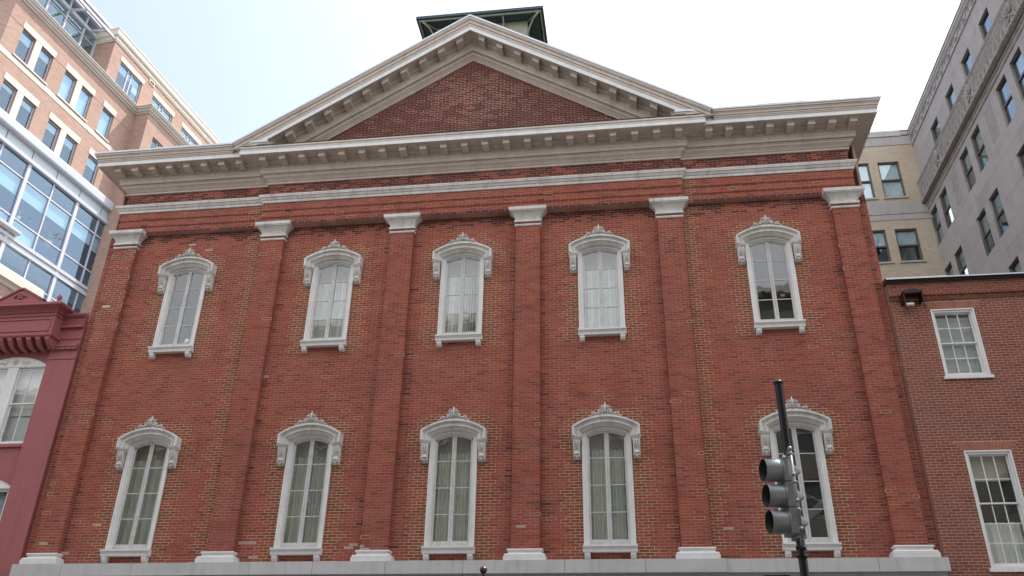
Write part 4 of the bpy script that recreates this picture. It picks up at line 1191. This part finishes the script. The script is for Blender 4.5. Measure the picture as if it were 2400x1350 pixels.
# stone terrace parapet low on the left
part('terrace_parapet', MB().extrude([(-.1, 16.35), (-1.2, 16.35), (-1.3, 16.5), (-1.45, 16.6), (-1.45, 17.05), (-1.3, 17.2), (-.1, 17.25)], 'x', 26.0, 33.2), 'pale_stone', OF)
part('terrace_wall', MB().box(26.0, 32.6, -1.15, -.1, 8, 16.34), 'office_brick', OF)
def houseplant(x, y, z, s, label):
    t = thing('houseplant', label, 'plant', (x, y, z))
    part('pot', MB().lathe([(0, 0), (.13*s, 0), (.17*s, .28*s), (0, .28*s)], n=12), 'pot', t)
    m_ = MB()
    for k in range(26):
        a = rng.uniform(0, 6.28); e = rng.uniform(.2, 1.4); L = rng.uniform(.35, .75)*s
        d = Vector((math.cos(a)*math.cos(e), math.sin(a)*math.cos(e), math.sin(e)))
        p0 = Vector((0, 0, .27*s)); p1 = p0+d*L*.6; p2 = p0+d*L+Vector((0, 0, -.12*L)); sd = d.cross(Vector((0, 0, 1))).normalized()*.045*s
        m_.add([p0-sd*.2, p0+sd*.2, p1+sd, p1-sd, p2], [(0, 1, 2, 3), (3, 2, 4)])
    part('foliage', m_, 'leaf', t)
    return t
OM = Matrix.Translation((-31.43, -16.85, 0)) @ Matrix.Rotation(math.pi/2-TH0, 4, 'Z')
for (u, z, s, lb) in ((31.75, 20.95, 1.05, 'leafy potted plant inside the blue glass office front, left of the two plants'), (34.2, 20.75, 1.3, 'bushier potted plant inside the blue glass office front, nearer the theatre')):
    p = OM @ Vector((u, .45, z)); houseplant(p.x, p.y, p.z, s, lb)

# ================================================================ LIMESTONE BUILDING (far right)
LS = thing('limestone_building', 'grey limestone office building with carved leaf bands running away on the far right', 'office building', (20.19, 18.0, 0), -(math.pi/2+rad(.7)))
lw = []
for a in (2.62, 5.02, 7.35, 9.72, 12.1, 14.5, 16.9): lw.append((a, a+1.03, 22.25, 23.5, 1))
for k in range(5):
    for a in (-.02+4.72*k, 1.53+4.72*k):
        for z in (18.22, 14.92, 11.62): lw.append((a+(0.04 if k == 0 else 0), a+1.02, z, z+1.92, 2))
LE = 22.0
lops = [Op(a, b, z0, z1) for a, b, z0, z1, _ in lw]
part('backing_wall', wall(MB(), -.6, LE, 4, 25.3, .02, lops, .26), 'limestone_dark', LS)
part('building_core', MB().box(-.4, LE, 1.25, 15, 4, 25.0), 'room', LS)
# stone panels, cut round the windows
def panels(x0, x1, zs, ops, wd, mats, y):
    for k, (za, zb) in enumerate(zip(zs, zs[1:])):
        holes = [(o.x0, o.x1) for o in ops if o.z0 < zb-.02 and o.z1 > za+.02]
        for a, b in sub_spans([(x0, x1)], holes):
            n = max(1, round((b-a)/wd))
            cuts = [a+(b-a)*i/n for i in range(n+1)]
            if n > 1 and k % 2: cuts = [a]+[(p+q)/2 for p, q in zip(cuts, cuts[1:])]+[b]
            for p, q in zip(cuts, cuts[1:]):
                g_ = .004
                part('stone_panel', MB().box(p+(g_ if p > a else 0), q-(g_ if q < b else 0), y+rng.uniform(-.002, .002), .24, za+g_, zb-g_), rng.choice(mats), LS)
M['limestone_b'] = plain('grey_limestone_mottled', (.41, .375, .36, 1), .85, .07, .6, streak=.3, stain=(.30, .265, .255, 1), stainamt=.6, bump=.003)
lm_ = ['limestone', 'limestone', 'limestone_b']
panels(-.0, LE, [11.62, 12.6, 13.54, 14.2, 14.92, 15.9, 16.84, 17.5, 18.22, 19.2, 20.14, 20.42], lops, 1.7, lm_, 0)
panels(-.0, LE, [22.0, 22.25, 23.5, 24.45], lops, 1.6, lm_, 0)
panels(-.0, LE, [24.45, 25.05], [], 2.4, ['limestone'], -.02)
for a, b, z0, z1, kind_ in lw:
    if b > LE: continue
    m_ = MB(); f = .055; y = .10
    m_.box(a, a+f, y, y+.07, z0, z1); m_.box(b-f, b, y, y+.07, z0, z1); m_.box(a+f, b-f, y, y+.07, z0, z0+f); m_.box(a+f, b-f, y, y+.07, z1-f, z1)
    zs_ = [z0+f, z1-f]
    if kind_ == 2: zm = (z0+z1)/2; m_.box(a+f, b-f, y-.02, y+.07, zm-.045, zm+.045); zs_ = [z0+f, zm-.045, zm+.045, z1-f]
    w = part('window', m_, 'bronze', LS)
    for i in range(0, len(zs_), 2): part('pane', MB().box(a+f, b-f, y+.03, y+.036, zs_[i], zs_[i+1]), 'glass_stone', w)
    part('room', MB().box(a-.05, b+.05, 1.2, 1.22, z0-.1, z1+.1), 'room', w)
    if kind_ == 2 and rng.random() < .8:
        part('blind', MB().box(a+f, b-f, y+.12, y+.13, z0+rng.choice((.1, .5, .95, 1.0)), z1), 'blind_dull', w)
# mouldings and carved bands
part('string_moulding', MB().extrude([(.02, 20.40), (-.03, 20.41), (-.06, 20.45), (-.05, 20.49), (-.02, 20.50), (-.02, 20.62), (-.08, 20.66), (-.08, 20.72), (.02, 20.72)], 'x', 0, LE), 'limestone_carved', LS)
part('leaf_band', MB().extrude([(.02, 21.0), (-.20, 21.02), (-.22, 21.10), (-.20, 21.9), (-.26, 21.98), (-.28, 22.05), (.02, 22.10)], 'x', 0, LE), 'limestone_carved', LS)
rope = MB().tube([(0, -.12, 20.86), (LE, -.12, 20.86)], .11, 8)
part('rope_core', rope, 'limestone_carved', LS)
twm = MB().tube([(-.05, -.20, 20.76), (-.02, -.255, 20.82), (.03, -.265, 20.89), (.07, -.22, 20.97)], [.03, .05, .05, .03], 5).mesh('rope_leaf', M['limestone_carved'])
k = 0
while .1+.17*k < 16: put('rope_leaf', twm, LS, (.1+.17*k, 0, 0)); k += 1
lf = MB()
lf.tube([(0, -.215, 21.08), (0, -.23, 21.5), (0, -.25, 21.85)], [.026, .026, .012], 5)
for s in (-1, 1): lf.tube([(s*.06, -.215, 21.1), (s*.15, -.225, 21.4), (s*.16, -.235, 21.7), (s*.06, -.25, 21.9)], [.014, .018, .016, .010], 5)
lfm = lf.mesh('carved_leaf', M['limestone_carved'])
pl = MB()
for i in range(7):
    t = rad(-66+22*i); pl.tube([(.06*math.sin(t), -.22, 21.3), (.25*math.sin(t), -.26, 21.3+.32*math.cos(t)), (.36*math.sin(t), -.30, 21.3+.58*math.cos(t))], [.03, .045, .02], 5)
for s in (-1, 1): pl.tube([(0, -.23, 21.28), (s*.12, -.25, 21.18), (s*.2, -.24, 21.06)], .035, 5)
plm = pl.mesh('palmette', M['limestone_carved'])
k = 0
while .3+.42*k < 16:
    x = .3+.42*k
    near = min(abs(x-q) for q in (3.05, 7.77, 12.5))
    if near > .35: put('carved_leaf', lfm, LS, (x, 0, 0))
    k += 1
for x in (3.05, 7.77, 12.5): put('palmette', plm, LS, (x, 0, 0))
# running scroll under the coping
sm_ = MB()
sm_.tube([(-.55, 0, 0), (-.35, 0, .16), (-.12, 0, .20), (.05, 0, .06), (.22, 0, -.12), (.42, 0, -.12), (.55, 0, 0)], .018, 5)
sm_.tube(spiral(-.18, .02, .13, 1.3, 0, 0, 1, 12), .016, 5)
sm_.tube(spiral(.30, .02, .12, 1.3, 2.6, 0, -1, 12), .016, 5)
sm_.tube([(.05, 0, .06), (.1, 0, .18), (.2, 0, .2)], .02, 5)
smm = sm_.mesh('carved_scroll', M['limestone_carved'])
k = 0
while .6+1.12*k < 14: put('carved_scroll', smm, LS, (.6+1.12*k, -.03, 24.74)); k += 1
part('scroll_fillet', MB().box(0, LE, -.05, .02, 24.46, 24.50).box(0, LE, -.05, .02, 24.98, 25.02), 'limestone', LS)
part('coping', MB().extrude([(.2, 25.06), (-.05, 25.06), (-.06, 25.16), (-.10, 25.2), (-.10, 25.36), (.2, 25.40)], 'x', -.1, LE), 'limestone', LS)
part('coping_flashing', MB().box(-.1, LE, -.12, .2, 25.402, 25.45), 'frame_lilac', LS)
part('roof', MB().box(-.1, LE, .2, 15, 25.1, 25.3), 'limestone_dark', LS)
for c_ in (3.35, 8.05, 12.8):
    flm = MB().box(-.022, .022, -.012, .01, 18.45, 20.05).lathe([(.0, -.012), (.022, -.012), (.022, .01)], (0, 0, 20.05), 'y', 8)
    fm = flm.mesh('flute', M['limestone_carved'])
    for i in range(8): put('flute', fm, LS, (c_+.10*i, 0, 0))

# ================================================================ BUFF BRICK WING (behind, right)
BW = thing('buff_brick_wing', 'pale buff brick wing with stone bands seen between theatre cornice and grey limestone building', 'building', (0, 18.0, 0))
fw_ = []
for a in (18.22, 16.70, 15.1): fw_ += [(a, a+1.08, 21.29, 23.52), (a+.10, a+1.18, 17.49, 19.37), (a+.12, a+1.2, 13.6, 15.6)]
part('brick_wall', wall(MB(), 8, 20.6, 4, 24.6, 0, [Op(*w_) for w_ in fw_], .2), 'tan_brick', BW)
part('building_core', MB().box(8.1, 20.3, 1.1, 12, 4, 24.8), 'room', BW)
part('parapet_stone', MB().box(8, 20.4, -.03, .3, 24.57, 25.12), 'limestone_b', BW)
part('coping_stone', MB().box(8, 19.72, -.08, .3, 25.122, 25.40).box(19.72, 20.4, -.05, .3, 25.2, 25.45), 'limestone', BW)
part('coping_flashing', MB().box(8, 20.4, -.11, .3, 25.452, 25.49).box(8, 19.72, -.10, .3, 25.402, 25.452), 'coping', BW)
part('stone_band', MB().box(8, 20.3, -.05, .02, 20.24, 20.92), 'limestone_b', BW)
part('stone_band', MB().box(8, 20.3, -.03, .02, 19.90, 20.22), 'limestone', BW)
part('roof', MB().box(8, 20.4, .3, 12, 24.9, 25.0), 'limestone_dark', BW)
for i, (a, b, z0, z1) in enumerate(fw_):
    m_ = MB(); f = .075; y = .08
    m_.box(a, a+f, y, y+.1, z0, z1); m_.box(b-f, b, y, y+.1, z0, z1); m_.box(a+f, b-f, y, y+.1, z0, z0+f); m_.box(a+f, b-f, y, y+.1, z1-f, z1)
    zm = (z0+z1)/2; m_.box(a+f, b-f, y-.02, y+.1, zm-.04, zm+.04)
    w = part('window', m_, 'bronze', BW)
    part('pane', MB().box(a+f, b-f, y+.05, y+.056, zm+.04, z1-f), 'glass_stone', w)
    part('pane', MB().box(a+f, b-f, y+.07, y+.076, z0+f, zm-.04), 'glass_stone', w)
    part('sill', MB().box(a-.08, b+.08, -.07, .1, z0-.10, z0-.004), 'limestone', w)
    part('room', MB().box(a-.05, b+.05, 1.0, 1.02, z0-.1, z1+.1), 'room', w)
    part('blind', MB().box(a+f, b-f, y+.13, y+.14, (z0+.05 if i % 3 == 0 else zm), z1-f), 'blind' if i % 3 else 'curtain_white', w)

# ================================================================ ACROSS THE STREET (behind the camera, seen only in the window glass)
M['opp_a'] = plain('sandy_brickwork', (.20, .19, .165, 1), .9, .1, 2)
M['opp_b'] = plain('grey_concrete', (.21, .21, .20, 1), .9, .08, 1)
M['opp_c'] = plain('umber_brickwork', (.12, .10, .085, 1), .9, .1, 2)
M['opp_glass'] = plain('dark_window_glass', (.10, .11, .115, 1), .15, .1, spec=.8)
for (x0, x1, zt, mat, lb) in ((-42, -16, 15.5, 'opp_c', 'long dark brown brick building across the street behind the viewpoint'), (-15.6, -1.5, 19.5, 'opp_a', 'sandy brick building across the street behind the viewpoint'),
                          (-1.1, 12.4, 17.2, 'opp_b', 'grey concrete building across the street behind the viewpoint'), (12.8, 40, 20.5, 'opp_a', 'widest sandy brick building across the street behind the viewpoint, on the right')):
    ob = thing('street_building', lb, 'building', ((x0+x1)/2, -27.0, GZ), math.pi)
    w2 = (x1-x0)/2; hh = zt-GZ
    n = max(2, int((x1-x0)/3.1)); fl = int((hh-2)/3.7)
    oo = []
    for k in range(n):
        cx_ = -w2+(k+.5)*2*w2/n
        for q in range(fl): oo.append(Op(cx_-.75, cx_+.75, 1.2+3.7*q, 3.3+3.7*q))
    bw_ = wall(MB(), -w2, w2, 0, hh, 0, oo, .2)
    bw_.box(-w2, w2, .25, 14, 0, hh-.3)
    part('wall', bw_, mat, ob)
    part('cornice', MB().box(-w2-.2, w2+.2, -.4, .3, hh, hh+.5), 'pale_stone', ob)
    wm = MB().box(-.75, .75, .16, .2, 0, 2.1).mesh('window', M['opp_glass'])
    fm_ = MB().box(-.75, -.69, .10, .158, 0, 2.1).box(.69, .75, .10, .158, 0, 2.1).box(-.69, .69, .10, .158, 1.02, 1.08).mesh('frame', M['sash'])
    for o_ in oo:
        w_o = put('window', wm, ob, ((o_.x0+o_.x1)/2, 0, o_.z0)); put('frame', fm_, w_o)

# ================================================================ TRAFFIC SIGNAL
TS = thing('traffic_signal', 'black pole with a grey three light traffic signal turned sideways before the theatre', 'traffic light', (6.56, -9.0, GZ))
H = .915-GZ
part('pole', MB().lathe([(.062, 0), (.062, 3.2), (.057, 3.3), (.056, H-.05)], n=24), 'black_paint', TS)
part('pole_cap', MB().lathe([(.060, H-.05), (.068, H-.045), (.068, H-.015), (.055, H-.002), (0, H+.004)], n=24), 'black_paint', TS)
part('pole_base', MB().lathe([(.20, 0), (.20, .10), (.15, .18), (.13, .5), (.075, .62), (.06, .66)], n=20), 'black_paint', TS)
SG = rad(13)       # the signal looks left and a little towards the camera
hd = put('signal_head', None, TS, (.0, -.13, 0)); hd.rotation_euler = (0, 0, SG)
zc = [(-.45-GZ), (-.793-GZ), (-1.135-GZ)]
m_ = MB()
for z in zc:
    m_.loft_rect([(z-.168, .055, -.16), (z-.162, .065, -.168), (z+.162, .065, -.168), (z+.168, .055, -.16)], -.12, .12)
bm_body = part('housing', m_, 'signal_grey', hd)
for z in zc:
    R = .150
    vs = MB(); n = 28; L = .235
    # open visor: full ring near the lens, cut away underneath further out
    va = []; fa = []
    for i in range(n+1):
        a = -math.pi/2+2*math.pi*i/n
        ext = L
        for r in (R, R-.006):
            va += [(-.185, r*math.cos(a), z+r*math.sin(a)), (-.185-ext, r*math.cos(a)*1.02, z+r*math.sin(a)*1.02)]
    for i in range(n):
        o = 4*i; fa += [(o, o+4, o+5, o+1), (o+2, o+3, o+7, o+6), (o+1, o+5, o+7, o+3)]
    vs.add(va, fa, True)
    part('visor', vs, 'signal_grey', hd, (0, -.025, 0))
    part('visor_lining', MB().lathe([(R-.009, -.19), (R-.009, -.419), (R-.002, -.4215)], (0, -.025, z), 'x', 28), 'signal_dark', hd)
    part('lens', MB().lathe([(0, -.215), (.08, -.205), (.145, -.19), (.145, -.18)], (0, -.025, z), 'x', 24), 'lens', hd)
    part('lens_door', MB().lathe([(.12, -.184), (.158, -.196), (.164, -.196), (.164, -.175)], (0, -.025, z), 'x', 24), 'signal_grey', hd)
    part('reflector_back', MB().lathe([(.13, -.056), (.115, -.03), (.03, .085), (.012, .10), (0, .10)], (0, -.025, z), 'x', 20), 'signal_grey', hd)
m_ = MB()
zt, zb = zc[0]+.24, zc[2]-.24
m_.tube([(-.09, -.225, zt), (-.09, -.225, zb)], .021, 10)
for z in (zt-.06, zc[0]-.10, zc[0]-.20, zc[1]-.10, zc[1]-.22, zc[2]-.12): m_.lathe([(.021, z-.022), (.032, z-.016), (.032, z+.016), (.021, z+.022)], (-.09, -.225, 0), n=10)
part('conduit', m_, 'signal_grey', hd)
m_ = MB()
m_.tube([(-.09, -.225, zt), (-.07, -.15, zt+.03), (-.02, .02, zt+.02), (.02, .12, zt)], .024, 8)
part('mounting_bracket', m_, 'signal_grey', hd)
m_ = MB()
m_.tube([(-.09, -.225, zb), (-.07, -.15, zb-.03), (-.0, .02, zb-.05), (.02, .12, zb-.05)], .026, 8)
m_ = m_
part('bracket_knuckle', MB().ball((-.09, -.225, zt+.01), .034, 8), 'signal_grey', hd)
part('mounting_bracket', m_, 'signal_grey', hd)
part('cable', MB().tube([(-.02, .0, zc[2]-.20), (.0, .03, zc[2]-.27), (.05, .02, zc[2]-.33), (.07, .08, zc[2]-.30), (.07, .13, zc[2]-.24)], .011, 6), 'signal_dark', hd)
part('cable', MB().tube([(-.04, -.05, zc[2]-.21), (-.04, -.03, zc[2]-.31), (.0, .05, zc[2]-.38), (.05, .07, zc[2]-.44)], .009, 6), 'signal_dark', hd)
part('cable', MB().tube([(.02, .05, zc[0]+.16), (.05, .05, zc[0]+.24), (.07, .09, zc[0]+.20)], .009, 6), 'signal_dark', hd)
part('mounting_plate', MB().box(-.10, .02, -.12, .10, zc[2]-.215, zc[2]-.1725), 'signal_grey', hd)
for z in (zt, zb-.05, zb-.16):
    part('pole_band', MB().lathe([(.058, z-.02), (.068, z-.018), (.068, z+.018), (.058, z+.02)], n=20), 'signal_dark', TS)
# second, lower head: only the top of its dark case is in view
pd = put('pedestrian_signal', None, TS, (-.40, -.05, 0))
zp = -1.79-GZ
part('case', MB().extrude([(-.18, zp-.42), (.17, zp-.42), (.17, zp-.03), (.13, zp), (-.15, zp-.02), (-.18, zp-.05)], 'y', -.14, .14), 'maroon_metal', pd)
part('case_visor', MB().box(-.165, .155, -.30, -.142, zp-.045, zp-.03).box(-.165, -.155, -.28, -.142, zp-.40, zp-.045).box(.145, .155, -.28, -.142, zp-.40, zp-.045), 'maroon_metal', pd)
part('case_arm', MB().tube([(.16, 0, zp-.06), (.36, .04, zp-.07)], .035, 8), 'signal_grey', pd)

PB = thing('ball_topped_post', 'thin post with a brown metal ball on top at the bottom middle of the view', 'post', (2.515, -10.0, GZ))
hb = -1.848-GZ
part('shaft', MB().lathe([(.05, 0), (.05, .1), (.03, .14), (.026, hb-.14), (.03, hb-.12), (.03, hb-.10), (.016, hb-.085), (.014, hb-.05)], n=14), 'black_paint', PB)
part('ball', MB().ball((0, 0, hb), .047, 16), 'ball_bronze', PB)
